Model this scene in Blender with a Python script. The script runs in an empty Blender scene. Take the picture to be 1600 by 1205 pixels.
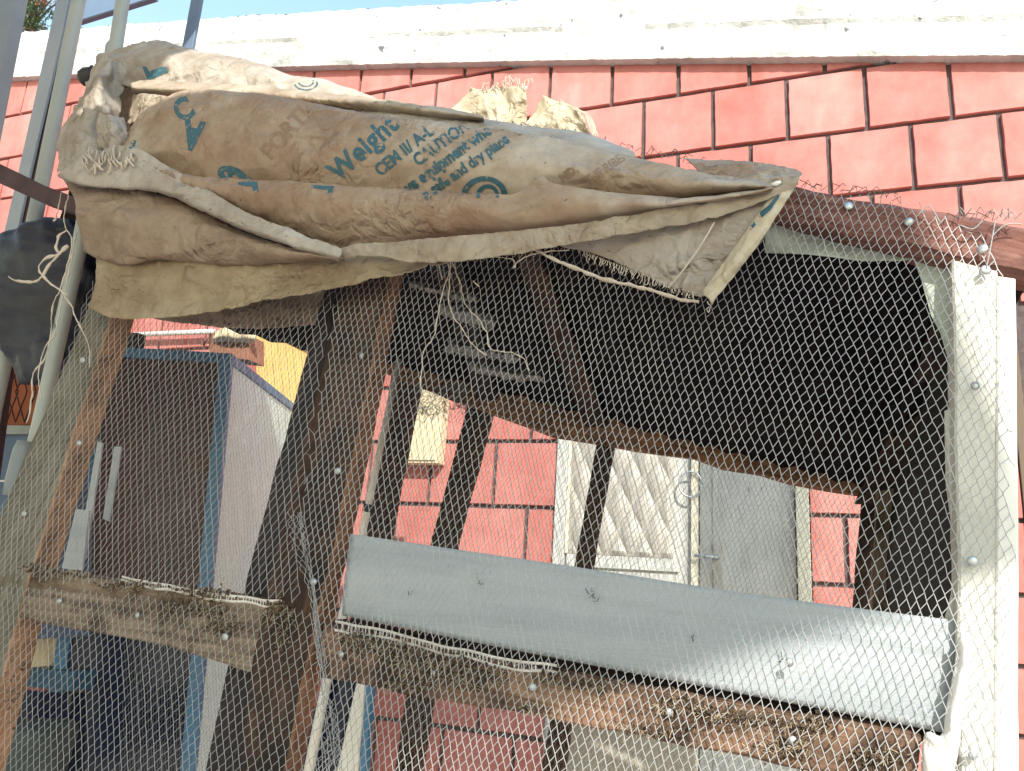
import bpy, bmesh, math, random
from mathutils import Vector, Matrix, noise
from mathutils.bvhtree import BVHTree
random.seed(7)
R = random.random
def U(a, b): return a + (b - a) * random.random()

scene = bpy.context.scene
COL = scene.collection
# ------------------------------------------------------------------ camera
CAM = Vector((0, 0, 1.5))
FOC, CX, CY = 1207.0, 800.0, 602.5            # lens in pixels of the 1600 px wide photograph
AX = Vector((0.93979139, 0.02751641, 0.3406391))     # world X, Y, Z axes seen in camera space
AY = Vector((0.33645524, -0.24925154, -0.90811428))
AZ = Vector((0.05991677, 0.96804779, -0.24350249))
cd = bpy.data.cameras.new('camera'); cam = bpy.data.objects.new('camera', cd); COL.objects.link(cam)
cam.matrix_world = Matrix.Translation(CAM) @ Matrix((AX, AY, AZ)).to_4x4()
cd.sensor_fit = 'HORIZONTAL'; cd.sensor_width = 36.0; cd.lens = 36.0 * FOC / 1600.0
cd.clip_start = 0.02; cd.clip_end = 500
scene.camera = cam
# ------------------------------------------------------------------ light
SUN = Vector((-0.58, 1.0, -0.86)).normalized()       # the way the light travels
world = bpy.data.worlds.new('World'); scene.world = world; world.use_nodes = True
nt = world.node_tree; nt.nodes.clear()
wo = nt.nodes.new('ShaderNodeOutputWorld'); bg = nt.nodes.new('ShaderNodeBackground'); sk = nt.nodes.new('ShaderNodeTexSky')
sk.sky_type = 'NISHITA'; sk.sun_disc = False
sk.sun_elevation = math.asin(-SUN.z); sk.sun_rotation = math.atan2(-SUN.x, -SUN.y)
sk.air_density = 2.3; sk.dust_density = 0.6; sk.ozone_density = 3.2
bg.inputs[1].default_value = 0.15
nt.links.new(sk.outputs[0], bg.inputs[0]); nt.links.new(bg.outputs[0], wo.inputs[0])
sl = bpy.data.lights.new('sun', 'SUN'); sl.energy = 3.1; sl.angle = math.radians(0.5); sl.color = (1.0, 0.93, 0.82)
so = bpy.data.objects.new('sun', sl); COL.objects.link(so); so.rotation_euler = SUN.to_track_quat('-Z', 'Y').to_euler(); so.location = (3, -6, 6)
vs = scene.view_settings; vs.view_transform = 'Standard'; vs.look = 'None'; vs.gamma = 1.0; vs.use_curve_mapping = False
vs.exposure = 1.2
scene.cycles.max_bounces = 6

# ------------------------------------------------------------------ helpers
def W(px, py, y):
    """point of the place seen at photograph pixel (px, py), at distance y from the camera towards the wall"""
    c = Vector(((px - CX) / FOC, -(py - CY) / FOC, -1.0))
    d = Vector((AX.dot(c), AY.dot(c), AZ.dot(c)))
    t = y / d.y
    return Vector((d.x * t, y, CAM.z + d.z * t))
def P(p):
    d = p - CAM
    c = AX * d.x + AY * d.y + AZ * d.z
    return CX + FOC * c.x / -c.z, CY - FOC * c.y / -c.z

def lerp(a, b, t): return a + (b - a) * t
def fin(ob, root):
    if root is not None:
        ob.parent = root; ob.matrix_parent_inverse = Matrix.Translation(-root.location)
    return ob
def mk(name, verts, faces, mat, root=None, smooth=False, uvs=None, kind=None):
    vs_ = [Vector(v) for v in verts]
    lo = Vector((min(v.x for v in vs_), min(v.y for v in vs_), min(v.z for v in vs_)))
    hi = Vector((max(v.x for v in vs_), max(v.y for v in vs_), max(v.z for v in vs_)))
    o = Vector(((lo.x + hi.x) / 2, (lo.y + hi.y) / 2, lo.z))
    me = bpy.data.meshes.new(name); me.from_pydata([v - o for v in vs_], [], faces)
    if uvs is not None:
        ul = me.uv_layers.new(name='UVMap')
        for l in me.loops: ul.data[l.index].uv = uvs[l.vertex_index]
    if smooth:
        for p in me.polygons: p.use_smooth = True
    me.materials.append(mat); me.update()
    ob = bpy.data.objects.new(name, me); COL.objects.link(ob); ob.location = o
    if kind: ob['kind'] = kind
    return fin(ob, root)
def thing(name, label, cat, loc, group=None):
    o = bpy.data.objects.new(name, None); COL.objects.link(o); o.location = loc; o.empty_display_size = 0.1
    return tag(o, label, cat, group)
def tag(o, label, cat, group=None):
    o['label'] = label; o['category'] = cat
    if group: o['group'] = group
    return o

class MB:
    def __init__(s): s.v = []; s.f = []
    def add(s, v, f):
        n = len(s.v); s.v += v; s.f += [tuple(i + n for i in q) for q in f]
    def box(s, c, hx, hy, hz):
        vs_ = [c + hx * a + hy * b + hz * d for a in (-1, 1) for b in (-1, 1) for d in (-1, 1)]
        s.add(vs_, [(0, 1, 3, 2), (4, 6, 7, 5), (0, 4, 5, 1), (2, 3, 7, 6), (0, 2, 6, 4), (1, 5, 7, 3)])
    def seg(s, a, b, r, n=3):
        d = (b - a)
        if d.length < 1e-6: return
        d.normalize(); u = d.orthogonal().normalized(); w = d.cross(u)
        vs_ = []
        for p in (a, b):
            for k in range(n):
                t = 2 * math.pi * k / n; vs_.append(p + u * (r * math.cos(t)) + w * (r * math.sin(t)))
        s.add(vs_, [(k, (k + 1) % n, n + (k + 1) % n, n + k) for k in range(n)])
    def tube(s, pts, r, n=8, flat=1.0):
        rr = r if isinstance(r, (list, tuple)) else [r] * len(pts)
        vs_ = []; up = None
        for i, p in enumerate(pts):
            d = (pts[min(i + 1, len(pts) - 1)] - pts[max(i - 1, 0)]).normalized()
            if up is None: up = d.orthogonal().normalized()
            up = (up - d * up.dot(d)).normalized(); w = d.cross(up)
            for k in range(n):
                t = 2 * math.pi * k / n; vs_.append(p + up * (rr[i] * math.cos(t)) + w * (rr[i] * flat * math.sin(t)))
        fs = [(i * n + k, i * n + (k + 1) % n, (i + 1) * n + (k + 1) % n, (i + 1) * n + k) for i in range(len(pts) - 1) for k in range(n)]
        fs += [tuple(range(n))[::-1], tuple((len(pts) - 1) * n + k for k in range(n))]
        s.add(vs_, fs)
    def build(s, name, mat, root=None, smooth=False, kind=None): return mk(name, s.v, s.f, mat, root, smooth, None, kind)

def smooth_path(pts, k=6):
    out = []
    n = len(pts)
    for i in range(n - 1):
        p0, p1, p2, p3 = pts[max(i - 1, 0)], pts[i], pts[i + 1], pts[min(i + 2, n - 1)]
        for j in range(k):
            t = j / k
            out.append(0.5 * ((2 * p1) + (p2 - p0) * t + (2 * p0 - 5 * p1 + 4 * p2 - p3) * t * t + (3 * p1 - p0 - 3 * p2 + p3) * t ** 3))
    out.append(pts[-1]); return out
def resample(pts, n):
    L = [0]
    for a, b in zip(pts, pts[1:]): L.append(L[-1] + (b - a).length)
    out = []; j = 0
    for i in range(n):
        s = L[-1] * i / (n - 1)
        while j < len(L) - 2 and L[j + 1] < s: j += 1
        t = (s - L[j]) / max(L[j + 1] - L[j], 1e-9); out.append(pts[j].lerp(pts[j + 1], min(t, 1)))
    return out
def fbm(p, s, o=3):
    v = 0; a = 1
    for _ in range(o):
        v += a * noise.noise(p * s); s *= 2.1; a *= 0.5
    return v

def plank(name, A, B, y, t, mat, root=None, n=24, ch=0.003, wob=0.0015, kind=None, side=None):
    """length of timber: front face lies between the edges A and B (photo polylines put on the vertical plane y, or y=(y0,y1)), t thick"""
    y0, y1 = y if isinstance(y, tuple) else (y, y)
    def edge(E):
        m = len(E); pts = []
        for i, p in enumerate(E): pts.append(W(p[0], p[1], lerp(y0, y1, i / (m - 1))))
        return resample(pts, n + 1)
    a = edge(A); b = edge(B); sd = R() * 50
    vs_ = []; uv = []; u = 0
    for i in range(n + 1):
        if i: u += ((a[i] + b[i]) / 2 - (a[i - 1] + b[i - 1]) / 2).length
        w = (b[i] - a[i]); wl = w.length; w = w / wl
        dv = Vector((0, 1, 0)); c = min(ch, wl * 0.2)
        prof = [(c, 0), (wl / 2, 0), (wl - c, 0), (wl, c), (wl, t / 2), (wl, t - c), (wl - c, t), (wl / 2, t), (c, t), (0, t - c), (0, t / 2), (0, c)]
        ll = 0; last = None
        for (q, r_) in prof:
            p = a[i] + w * q + dv * r_
            nn = noise.noise_vector(p * 14 + Vector((sd, 0, 0))) * wob + noise.noise_vector(p * 60) * wob * 0.5
            nn.y *= 0.4
            vs_.append(p + nn)
            if last: ll += math.hypot(q - last[0], r_ - last[1])
            last = (q, r_); uv.append((u + sd, ll + sd))
    m = 12
    fs = [(i * m + k, i * m + (k + 1) % m, (i + 1) * m + (k + 1) % m, (i + 1) * m + k) for i in range(n) for k in range(m)]
    fs += [tuple(range(m))[::-1], tuple(n * m + k for k in range(m))]
    ob = mk(name, vs_, fs, mat, root, False, uv, kind)
    if side:      # the face turned to the right takes a second timber colour
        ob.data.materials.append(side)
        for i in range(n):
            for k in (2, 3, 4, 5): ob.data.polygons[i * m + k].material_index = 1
    return ob

def poly(name, pts, y, t, mat, root=None, wave=0.0):
    n = len(pts); v = [W(a, b, y) for a, b in pts]
    v = [p + Vector((0, wave * noise.noise(p * 9), 0)) for p in v]
    v2 = [p + Vector((0, t, 0)) for p in v]
    return mk(name, v + v2, [tuple(range(n))[::-1], tuple(n + k for k in range(n))] + [(k, (k + 1) % n, n + (k + 1) % n, n + k) for k in range(n)], mat, root)

def loft(name, rows, mat, root=None, nc=120, ns=8, amp=0.004, fr=9, fine=0.0012, thick=0.0012, jag=None, seed=0, kind=None):
    """cloth skin through rows of (px, py, y) points"""
    RR = []
    for r in rows:
        pts = [W(a, b, c) for a, b, c in r]
        RR.append(resample(smooth_path(pts, 5), nc))
    cols = []
    for c in range(nc):
        cols.append(smooth_path([r[c] for r in RR], ns))
    m = len(cols[0]); vs_ = []; uv = []
    S = Vector((seed * 3.7, seed * 1.3, 0))
    for c in range(nc):
        col = cols[c]
        for j, p in enumerate(col):
            q = Vector((p.x, p.y * 0.7, p.z)) + S
            # long creases that run mostly along the cloth, crossed by small crumples
            k = 1 - abs(noise.noise(Vector((q.x * fr * 0.45, q.y * fr, q.z * fr * 1.7))))
            d = amp * 0.7 * (k * k - 0.55) + fine * 1.3 * fbm(q, 45, 3)
            k2 = 1 - abs(noise.noise(Vector((q.x * fr * 2.2 + q.z * 12, q.y * 8, q.z * fr * 1.1 - q.x * 9)) + Vector((9, 4, 2))))
            d += amp * 0.45 * (k2 ** 5)
            k3 = 1 - abs(noise.noise(Vector((q.x * 17 - q.z * 26, q.y * 10, q.z * 13 + q.x * 15)) + S))
            k4 = 1 - abs(noise.noise(Vector((q.x * 34 + q.z * 21, q.y * 12, q.z * 30 - q.x * 12)) + S))
            msk = max(0.0, 0.5 + 1.2 * noise.noise(q * 4.3 + Vector((5, 5, 5))))
            d += msk * (0.0040 * (k3 ** 8) + 0.0022 * (k4 ** 7))
            off = Vector((0, -d, d * 0.25))
            if jag and j == m - 1: off += Vector((0, 0, U(-jag, jag * 0.3)))
            if jag and j == m - 2: off += Vector((0, 0, U(-jag, jag) * 0.3))
            vs_.append(p + off); uv.append((p.x, p.z))
    n = len(vs_)
    fs = [(c * m + j, c * m + j + 1, (c + 1) * m + j + 1, (c + 1) * m + j) for c in range(nc - 1) for j in range(m - 1)]
    ob = mk(name, vs_, fs, mat, root, True, uv, kind)
    md = ob.modifiers.new('thickness', 'SOLIDIFY'); md.thickness = thick; md.offset = 0
    ob['_v'] = 0; del ob['_v']
    SURF[ob.name] = (vs_, fs)
    return ob
SURF = {}

# ------------------------------------------------------------------ materials
def base_mat(name, rough=0.7, metal=0.0, spec=0.5):
    m = bpy.data.materials.new(name); m.use_nodes = True
    b = m.node_tree.nodes['Principled BSDF']; b.inputs['Roughness'].default_value = rough; b.inputs['Metallic'].default_value = metal
    b.inputs['Specular IOR Level'].default_value = spec
    return m, m.node_tree, b
def mat(name, cols, scale=6, rough=0.7, bump=0.3, bscale=40, stretch=(1, 1, 1), metal=0.0, uv=False, detail=6, lo=0.3, hi=0.7, spec=0.4,
        specks=None, speck_scale=60, speck_lim=0.66, bdist=0.004, rvar=0.0, trans=None):
    """colour from noise through a ramp of colours, optional specks, bump relief; coordinates are the object's own (metres)"""
    m, t, b = base_mat(name, rough, metal, spec); N = t.nodes; L = t.links
    tc = N.new('ShaderNodeTexCoord'); mp = N.new('ShaderNodeMapping'); mp.inputs['Scale'].default_value = stretch
    if uv: L.new(tc.outputs['UV'], mp.inputs[0])
    else: L.new(tc.outputs['Object'], mp.inputs[0])
    nz = N.new('ShaderNodeTexNoise'); nz.inputs['Scale'].default_value = scale; nz.inputs['Detail'].default_value = detail; nz.inputs['Roughness'].default_value = 0.62
    L.new(mp.outputs[0], nz.inputs[0])
    rp = N.new('ShaderNodeValToRGB'); e = rp.color_ramp.elements
    for i, c in enumerate(cols):
        pos = lerp(lo, hi, i / max(len(cols) - 1, 1))
        if i < 2 and i < len(e): el = e[i]; el.position = pos
        else: el = e.new(pos)
        el.color = (*c, 1)
    if len(cols) == 1: e[1].color = (*cols[0], 1)
    L.new(nz.outputs[0], rp.inputs[0]); last = rp.outputs[0]
    if specks:
        n2 = N.new('ShaderNodeTexNoise'); n2.inputs['Scale'].default_value = speck_scale; n2.inputs['Detail'].default_value = 4
        L.new(mp.outputs[0], n2.inputs[0])
        mr = N.new('ShaderNodeMapRange'); mr.inputs[1].default_value = speck_lim; mr.inputs[2].default_value = speck_lim + 0.05
        L.new(n2.outputs[0], mr.inputs[0])
        mx = N.new('ShaderNodeMix'); mx.data_type = 'RGBA'; L.new(mr.outputs[0], mx.inputs[0]); L.new(last, mx.inputs[6]); mx.inputs[7].default_value = (*specks, 1)
        last = mx.outputs[2]
    L.new(last, b.inputs['Base Color'])
    if bump:
        n3 = N.new('ShaderNodeTexNoise'); n3.inputs['Scale'].default_value = bscale; n3.inputs['Detail'].default_value = 6; n3.inputs['Roughness'].default_value = 0.65
        L.new(mp.outputs[0], n3.inputs[0])
        bp = N.new('ShaderNodeBump'); bp.inputs['Strength'].default_value = bump; bp.inputs['Distance'].default_value = bdist
        L.new(n3.outputs[0], bp.inputs['Height']); L.new(bp.outputs[0], b.inputs['Normal'])
    if rvar:
        mr = N.new('ShaderNodeMapRange'); mr.inputs[3].default_value = rough - rvar; mr.inputs[4].default_value = rough + rvar
        L.new(nz.outputs[0], mr.inputs[0]); L.new(mr.outputs[0], b.inputs['Roughness'])
    return m
def wood(name, c_dark, c_mid, c_light, dirt=None, dl=0.55, rough=0.85, g=1.0):
    m, t, b = base_mat(name, rough, 0, 0.25); N = t.nodes; L = t.links
    tc = N.new('ShaderNodeTexCoord'); mp = N.new('ShaderNodeMapping'); mp.inputs['Scale'].default_value = (5 * g, 90 * g, 1)
    L.new(tc.outputs['UV'], mp.inputs[0])
    nz = N.new('ShaderNodeTexNoise'); nz.inputs['Scale'].default_value = 1.0; nz.inputs['Detail'].default_value = 8; nz.inputs['Distortion'].default_value = 0.6; nz.inputs['Roughness'].default_value = 0.7
    L.new(mp.outputs[0], nz.inputs[0])
    rp = N.new('ShaderNodeValToRGB'); e = rp.color_ramp.elements; e[0].position = 0.3; e[0].color = (*c_dark, 1); e[1].position = 0.72; e[1].color = (*c_light, 1)
    x = e.new(0.5); x.color = (*c_mid, 1)
    L.new(nz.outputs[0], rp.inputs[0]); last = rp.outputs[0]
    n2 = N.new('ShaderNodeTexNoise'); n2.inputs['Scale'].default_value = 9; n2.inputs['Detail'].default_value = 7; n2.inputs['Roughness'].default_value = 0.7
    L.new(tc.outputs['UV'], n2.inputs[0])
    if dirt:
        mr = N.new('ShaderNodeMapRange'); mr.inputs[1].default_value = dl - 0.08; mr.inputs[2].default_value = dl + 0.1
        L.new(n2.outputs[0], mr.inputs[0])
        mx = N.new('ShaderNodeMix'); mx.data_type = 'RGBA'; L.new(mr.outputs[0], mx.inputs[0]); L.new(last, mx.inputs[6]); mx.inputs[7].default_value = (*dirt, 1); last = mx.outputs[2]
    L.new(last, b.inputs['Base Color'])
    ad = N.new('ShaderNodeMath'); ad.operation = 'MULTIPLY_ADD'; ad.inputs[1].default_value = 0.7; L.new(nz.outputs[0], ad.inputs[0]); L.new(n2.outputs[0], ad.inputs[2])
    bp = N.new('ShaderNodeBump'); bp.inputs['Strength'].default_value = 0.7; bp.inputs['Distance'].default_value = 0.004
    L.new(ad.outputs[0], bp.inputs['Height']); L.new(bp.outputs[0], b.inputs['Normal'])
    return m
def cloth(name, cols, dirt, weave=1500, bstr=0.9, trl=0.25, lo=0.35, hi=0.65, sc=5, ds=7, dl=0.5, ang=0.6):
    """woven plastic sack: weave relief, crumple relief, stains, a little light let through"""
    m, t, b = base_mat(name, 0.62, 0, 0.35); N = t.nodes; L = t.links
    tc = N.new('ShaderNodeTexCoord')
    nz = N.new('ShaderNodeTexNoise'); nz.inputs['Scale'].default_value = sc; nz.inputs['Detail'].default_value = 7; nz.inputs['Roughness'].default_value = 0.6; nz.inputs['Distortion'].default_value = 0.4
    L.new(tc.outputs['Object'], nz.inputs[0])
    rp = N.new('ShaderNodeValToRGB'); e = rp.color_ramp.elements
    for i, c in enumerate(cols):
        pos = lerp(lo, hi, i / (len(cols) - 1))
        el = e[i] if i < 2 else e.new(pos)
        el.position = pos; el.color = (*c, 1)
    L.new(nz.outputs[0], rp.inputs[0])
    n2 = N.new('ShaderNodeTexNoise'); n2.inputs['Scale'].default_value = ds; n2.inputs['Detail'].default_value = 9; n2.inputs['Roughness'].default_value = 0.72
    mp2 = N.new('ShaderNodeMapping'); mp2.inputs['Location'].default_value = (4.2, 1.7, 8.3); L.new(tc.outputs['Object'], mp2.inputs[0]); L.new(mp2.outputs[0], n2.inputs[0])
    mr = N.new('ShaderNodeMapRange'); mr.inputs[1].default_value = dl - 0.06; mr.inputs[2].default_value = dl + 0.2; mr.inputs[4].default_value = 0.85
    L.new(n2.outputs[0], mr.inputs[0])
    mx = N.new('ShaderNodeMix'); mx.data_type = 'RGBA'; L.new(mr.outputs[0], mx.inputs[0]); L.new(rp.outputs[0], mx.inputs[6]); mx.inputs[7].default_value = (*dirt, 1)
    # fine dark specks of grime
    n4 = N.new('ShaderNodeTexNoise'); n4.inputs['Scale'].default_value = 150; n4.inputs['Detail'].default_value = 3; L.new(tc.outputs['Object'], n4.inputs[0])
    m4 = N.new('ShaderNodeMapRange'); m4.inputs[1].default_value = 0.68; m4.inputs[2].default_value = 0.74; m4.inputs[4].default_value = 0.75; L.new(n4.outputs[0], m4.inputs[0])
    mx4 = N.new('ShaderNodeMix'); mx4.data_type = 'RGBA'; L.new(m4.outputs[0], mx4.inputs[0]); L.new(mx.outputs[2], mx4.inputs[6]); mx4.inputs[7].default_value = (0.06, 0.045, 0.03, 1)
    L.new(mx4.outputs[2], b.inputs['Base Color'])
    # weave: two crossed wave bands
    mp = N.new('ShaderNodeMapping'); mp.inputs['Rotation'].default_value = (0, ang, 0); L.new(tc.outputs['Object'], mp.inputs[0])
    w1 = N.new('ShaderNodeTexWave'); w1.bands_direction = 'X'; w1.inputs['Scale'].default_value = weave / 6.28; w1.inputs['Distortion'].default_value = 1.5
    w2 = N.new('ShaderNodeTexWave'); w2.bands_direction = 'Z'; w2.inputs['Scale'].default_value = weave / 6.28; w2.inputs['Distortion'].default_value = 0.6
    L.new(mp.outputs[0], w1.inputs[0]); L.new(mp.outputs[0], w2.inputs[0])
    a1 = N.new('ShaderNodeMath'); a1.operation = 'ADD'; L.new(w1.outputs['Fac'], a1.inputs[0]); L.new(w2.outputs['Fac'], a1.inputs[1])
    b1 = N.new('ShaderNodeBump'); b1.inputs['Strength'].default_value = 0.35; b1.inputs['Distance'].default_value = 0.0005; L.new(a1.outputs[0], b1.inputs['Height'])
    n3 = N.new('ShaderNodeTexNoise'); n3.noise_type = 'RIDGED_MULTIFRACTAL'; n3.inputs['Scale'].default_value = 15; n3.inputs['Detail'].default_value = 8; n3.inputs['Roughness'].default_value = 0.55; n3.inputs['Distortion'].default_value = 0.8
    mp3 = N.new('ShaderNodeMapping'); mp3.inputs['Rotation'].default_value = (0, -0.5, 0); mp3.inputs['Scale'].default_value = (0.5, 1, 1.3); L.new(tc.outputs['Object'], mp3.inputs[0]); L.new(mp3.outputs[0], n3.inputs[0])
    b2 = N.new('ShaderNodeBump'); b2.inputs['Strength'].default_value = bstr; b2.inputs['Distance'].default_value = 0.016; L.new(n3.outputs[0], b2.inputs['Height']); L.new(b1.outputs[0], b2.inputs['Normal'])
    last = b2
    # crumpled facets at two sizes, only where the cloth has been crushed
    nd = N.new('ShaderNodeTexNoise'); nd.inputs['Scale'].default_value = 7; nd.inputs['Detail'].default_value = 3; L.new(tc.outputs['Object'], nd.inputs[0])
    vm = N.new('ShaderNodeVectorMath'); vm.operation = 'MULTIPLY_ADD'; vm.inputs[1].default_value = (0.12, 0.12, 0.12); L.new(nd.outputs['Color'], vm.inputs[0]); L.new(tc.outputs['Object'], vm.inputs[2])
    for sc_, dist, lim in ((11, 0.022, 0.40), (27, 0.012, 0.46), (62, 0.0045, 0.44)):
        vo = N.new('ShaderNodeTexVoronoi'); vo.feature = 'DISTANCE_TO_EDGE'; vo.inputs['Scale'].default_value = sc_; L.new(vm.outputs[0], vo.inputs['Vector'])
        nm = N.new('ShaderNodeTexNoise'); nm.inputs['Scale'].default_value = 4.5; nm.inputs['Detail'].default_value = 3
        mq = N.new('ShaderNodeMapping'); mq.inputs['Location'].default_value = (sc_, sc_ * 2, 3); L.new(tc.outputs['Object'], mq.inputs[0]); L.new(mq.outputs[0], nm.inputs[0])
        mm = N.new('ShaderNodeMapRange'); mm.inputs[1].default_value = lim; mm.inputs[2].default_value = lim + 0.16; L.new(nm.outputs[0], mm.inputs[0])
        m2 = N.new('ShaderNodeMath'); m2.operation = 'MULTIPLY'; L.new(vo.outputs['Distance'], m2.inputs[0]); L.new(mm.outputs[0], m2.inputs[1])
        bb = N.new('ShaderNodeBump'); bb.inputs['Strength'].default_value = 1.0; bb.inputs['Distance'].default_value = dist; L.new(m2.outputs[0], bb.inputs['Height']); L.new(last.outputs[0], bb.inputs['Normal']); last = bb
    b2 = last
    L.new(b2.outputs[0], b.inputs['Normal'])
    tr = N.new('ShaderNodeBsdfTranslucent'); L.new(mx4.outputs[2], tr.inputs[0]); L.new(b2.outputs[0], tr.inputs['Normal'])
    ms = N.new('ShaderNodeMixShader'); ms.inputs[0].default_value = trl
    L.new(b.outputs[0], ms.inputs[1]); L.new(tr.outputs[0], ms.inputs[2]); L.new(ms.outputs[0], t.nodes['Material Output'].inputs[0])
    return m

M = {}
M['block'] = mat('painted_pink_plaster', [(0.42, 0.135, 0.115), (0.48, 0.165, 0.142), (0.52, 0.195, 0.17)], 3, 0.75, 0.25, 90, detail=8, specks=(0.30, 0.12, 0.10), speck_scale=70, speck_lim=0.74, bdist=0.002)
def vary(m, amount, wscale, wamount):
    t = m.node_tree; N = t.nodes; L = t.links; b = N['Principled BSDF']; src = b.inputs['Base Color'].links[0].from_socket
    oi = N.new('ShaderNodeObjectInfo'); ge = N.new('ShaderNodeNewGeometry'); mp = N.new('ShaderNodeMapping'); mp.inputs['Scale'].default_value = wscale
    L.new(ge.outputs['Position'], mp.inputs[0]); nz = N.new('ShaderNodeTexNoise'); nz.inputs['Scale'].default_value = 1; nz.inputs['Detail'].default_value = 8; nz.inputs['Roughness'].default_value = 0.65; L.new(mp.outputs[0], nz.inputs[0])
    r1 = N.new('ShaderNodeMapRange'); r1.inputs[3].default_value = 1 - amount; r1.inputs[4].default_value = 1 + amount; L.new(oi.outputs['Random'], r1.inputs[0])
    r2 = N.new('ShaderNodeMapRange'); r2.inputs[1].default_value = 0.3; r2.inputs[2].default_value = 0.7; r2.inputs[3].default_value = 1 - wamount; r2.inputs[4].default_value = 1 + wamount; L.new(nz.outputs[0], r2.inputs[0])
    mu = N.new('ShaderNodeMath'); mu.operation = 'MULTIPLY'; L.new(r1.outputs[0], mu.inputs[0]); L.new(r2.outputs[0], mu.inputs[1])
    hs_ = N.new('ShaderNodeHueSaturation'); L.new(mu.outputs[0], hs_.inputs['Value']); L.new(src, hs_.inputs['Color'])
    i2 = N.new('ShaderNodeMath'); i2.operation = 'MULTIPLY_ADD'; i2.inputs[1].default_value = -0.5; i2.inputs[2].default_value = 1.5; L.new(mu.outputs[0], i2.inputs[0]); L.new(i2.outputs[0], hs_.inputs['Saturation'])
    L.new(hs_.outputs[0], b.inputs['Base Color'])
vary(M['block'], 0.07, (3, 3, 1.2), 0.18)
M['mortar'] = mat('dark_recessed_joint', [(0.07, 0.055, 0.055), (0.13, 0.10, 0.10)], 30, 0.95, 0.8, 120)
M['coping'] = mat('rough_white_render', [(0.34, 0.335, 0.32), (0.56, 0.555, 0.535), (0.68, 0.675, 0.655)], 5, 0.9, 1.0, 28, detail=12, specks=(0.14, 0.14, 0.15), speck_scale=16, speck_lim=0.665, bdist=0.012)
M['ground'] = mat('dusty_ground', [(0.30, 0.265, 0.235), (0.42, 0.38, 0.34)], 3, 0.95, 0.5, 30)
M['wood_dark'] = wood('old_dark_timber', (0.018, 0.010, 0.008), (0.065, 0.036, 0.026), (0.12, 0.066, 0.045), (0.02, 0.014, 0.012), 0.5)
M['wood_black'] = wood('blackened_timber', (0.012, 0.010, 0.012), (0.03, 0.024, 0.026), (0.06, 0.045, 0.045))
M['wood_red'] = wood('red_brown_timber', (0.10, 0.04, 0.032), (0.19, 0.085, 0.07), (0.30, 0.165, 0.14), (0.08, 0.04, 0.035), 0.58)
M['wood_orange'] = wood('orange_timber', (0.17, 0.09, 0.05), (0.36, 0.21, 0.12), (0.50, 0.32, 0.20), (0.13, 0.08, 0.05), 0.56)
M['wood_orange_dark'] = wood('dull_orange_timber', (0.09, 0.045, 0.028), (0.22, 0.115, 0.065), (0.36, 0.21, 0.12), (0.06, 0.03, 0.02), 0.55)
M['wood_grey'] = wood('weathered_grey_timber', (0.08, 0.07, 0.055), (0.16, 0.145, 0.115), (0.27, 0.25, 0.21), (0.09, 0.08, 0.055), 0.55)
M['wood_rail'] = wood('weathered_brown_timber', (0.06, 0.045, 0.035), (0.18, 0.135, 0.10), (0.32, 0.26, 0.20), (0.035, 0.022, 0.016), 0.56)
M['wood_tan'] = wood('tan_soiled_timber', (0.09, 0.05, 0.035), (0.22, 0.13, 0.085), (0.38, 0.26, 0.175), (0.045, 0.028, 0.02), 0.52)
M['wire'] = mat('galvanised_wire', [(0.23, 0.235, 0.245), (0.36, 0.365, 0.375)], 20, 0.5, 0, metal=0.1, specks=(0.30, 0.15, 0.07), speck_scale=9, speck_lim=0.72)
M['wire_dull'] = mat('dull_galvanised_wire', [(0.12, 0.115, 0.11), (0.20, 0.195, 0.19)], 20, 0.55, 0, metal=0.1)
M['nail'] = mat('zinc_nail', [(0.34, 0.38, 0.40), (0.55, 0.58, 0.60)], 80, 0.35, 0.3, 200, metal=0.7)
M['pvc'] = mat('pale_blue_grey_plastic_board', [(0.27, 0.31, 0.35), (0.35, 0.39, 0.425), (0.40, 0.43, 0.455)], 4, 0.6, 0.25, 60, stretch=(0.4, 1, 4), specks=(0.10, 0.08, 0.07), speck_scale=55, speck_lim=0.77, spec=0.5)
M['cream_plank'] = mat('whitewashed_board', [(0.50, 0.50, 0.46), (0.64, 0.63, 0.58), (0.70, 0.69, 0.64)], 7, 0.7, 0.6, 40, stretch=(1, 1, 0.6), specks=(0.2, 0.18, 0.15), speck_scale=60, speck_lim=0.73, bdist=0.012)
M['white_plastic'] = mat('white_plastic_trim', [(0.70, 0.70, 0.66), (0.78, 0.78, 0.75)], 6, 0.4, 0.1, 60)
M['lining'] = mat('pale_green_plastic_sheet', [(0.34, 0.38, 0.34), (0.46, 0.50, 0.45)], 9, 0.5, 0.5, 30)
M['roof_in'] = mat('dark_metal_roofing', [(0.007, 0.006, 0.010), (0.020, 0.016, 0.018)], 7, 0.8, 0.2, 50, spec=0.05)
M['foil'] = mat('torn_silver_foil', [(0.08, 0.08, 0.08), (0.30, 0.30, 0.30), (0.05, 0.045, 0.045)], 30, 0.45, 1.0, 60, metal=0.4)
M['foil_white'] = mat('crumpled_white_foil', [(0.65, 0.63, 0.60), (0.85, 0.84, 0.82)], 20, 0.35, 1.0, 60, metal=0.1)
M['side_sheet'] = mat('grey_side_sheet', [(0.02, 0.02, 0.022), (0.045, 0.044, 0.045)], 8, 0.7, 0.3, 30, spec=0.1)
M['grime'] = mat('dried_droppings', [(0.02, 0.013, 0.009), (0.07, 0.045, 0.03), (0.17, 0.12, 0.08)], 60, 0.95, 1.0, 150)
M['straw'] = mat('dry_straw_bits', [(0.08, 0.05, 0.03), (0.26, 0.20, 0.13), (0.45, 0.38, 0.28)], 25, 0.85, 0)
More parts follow.
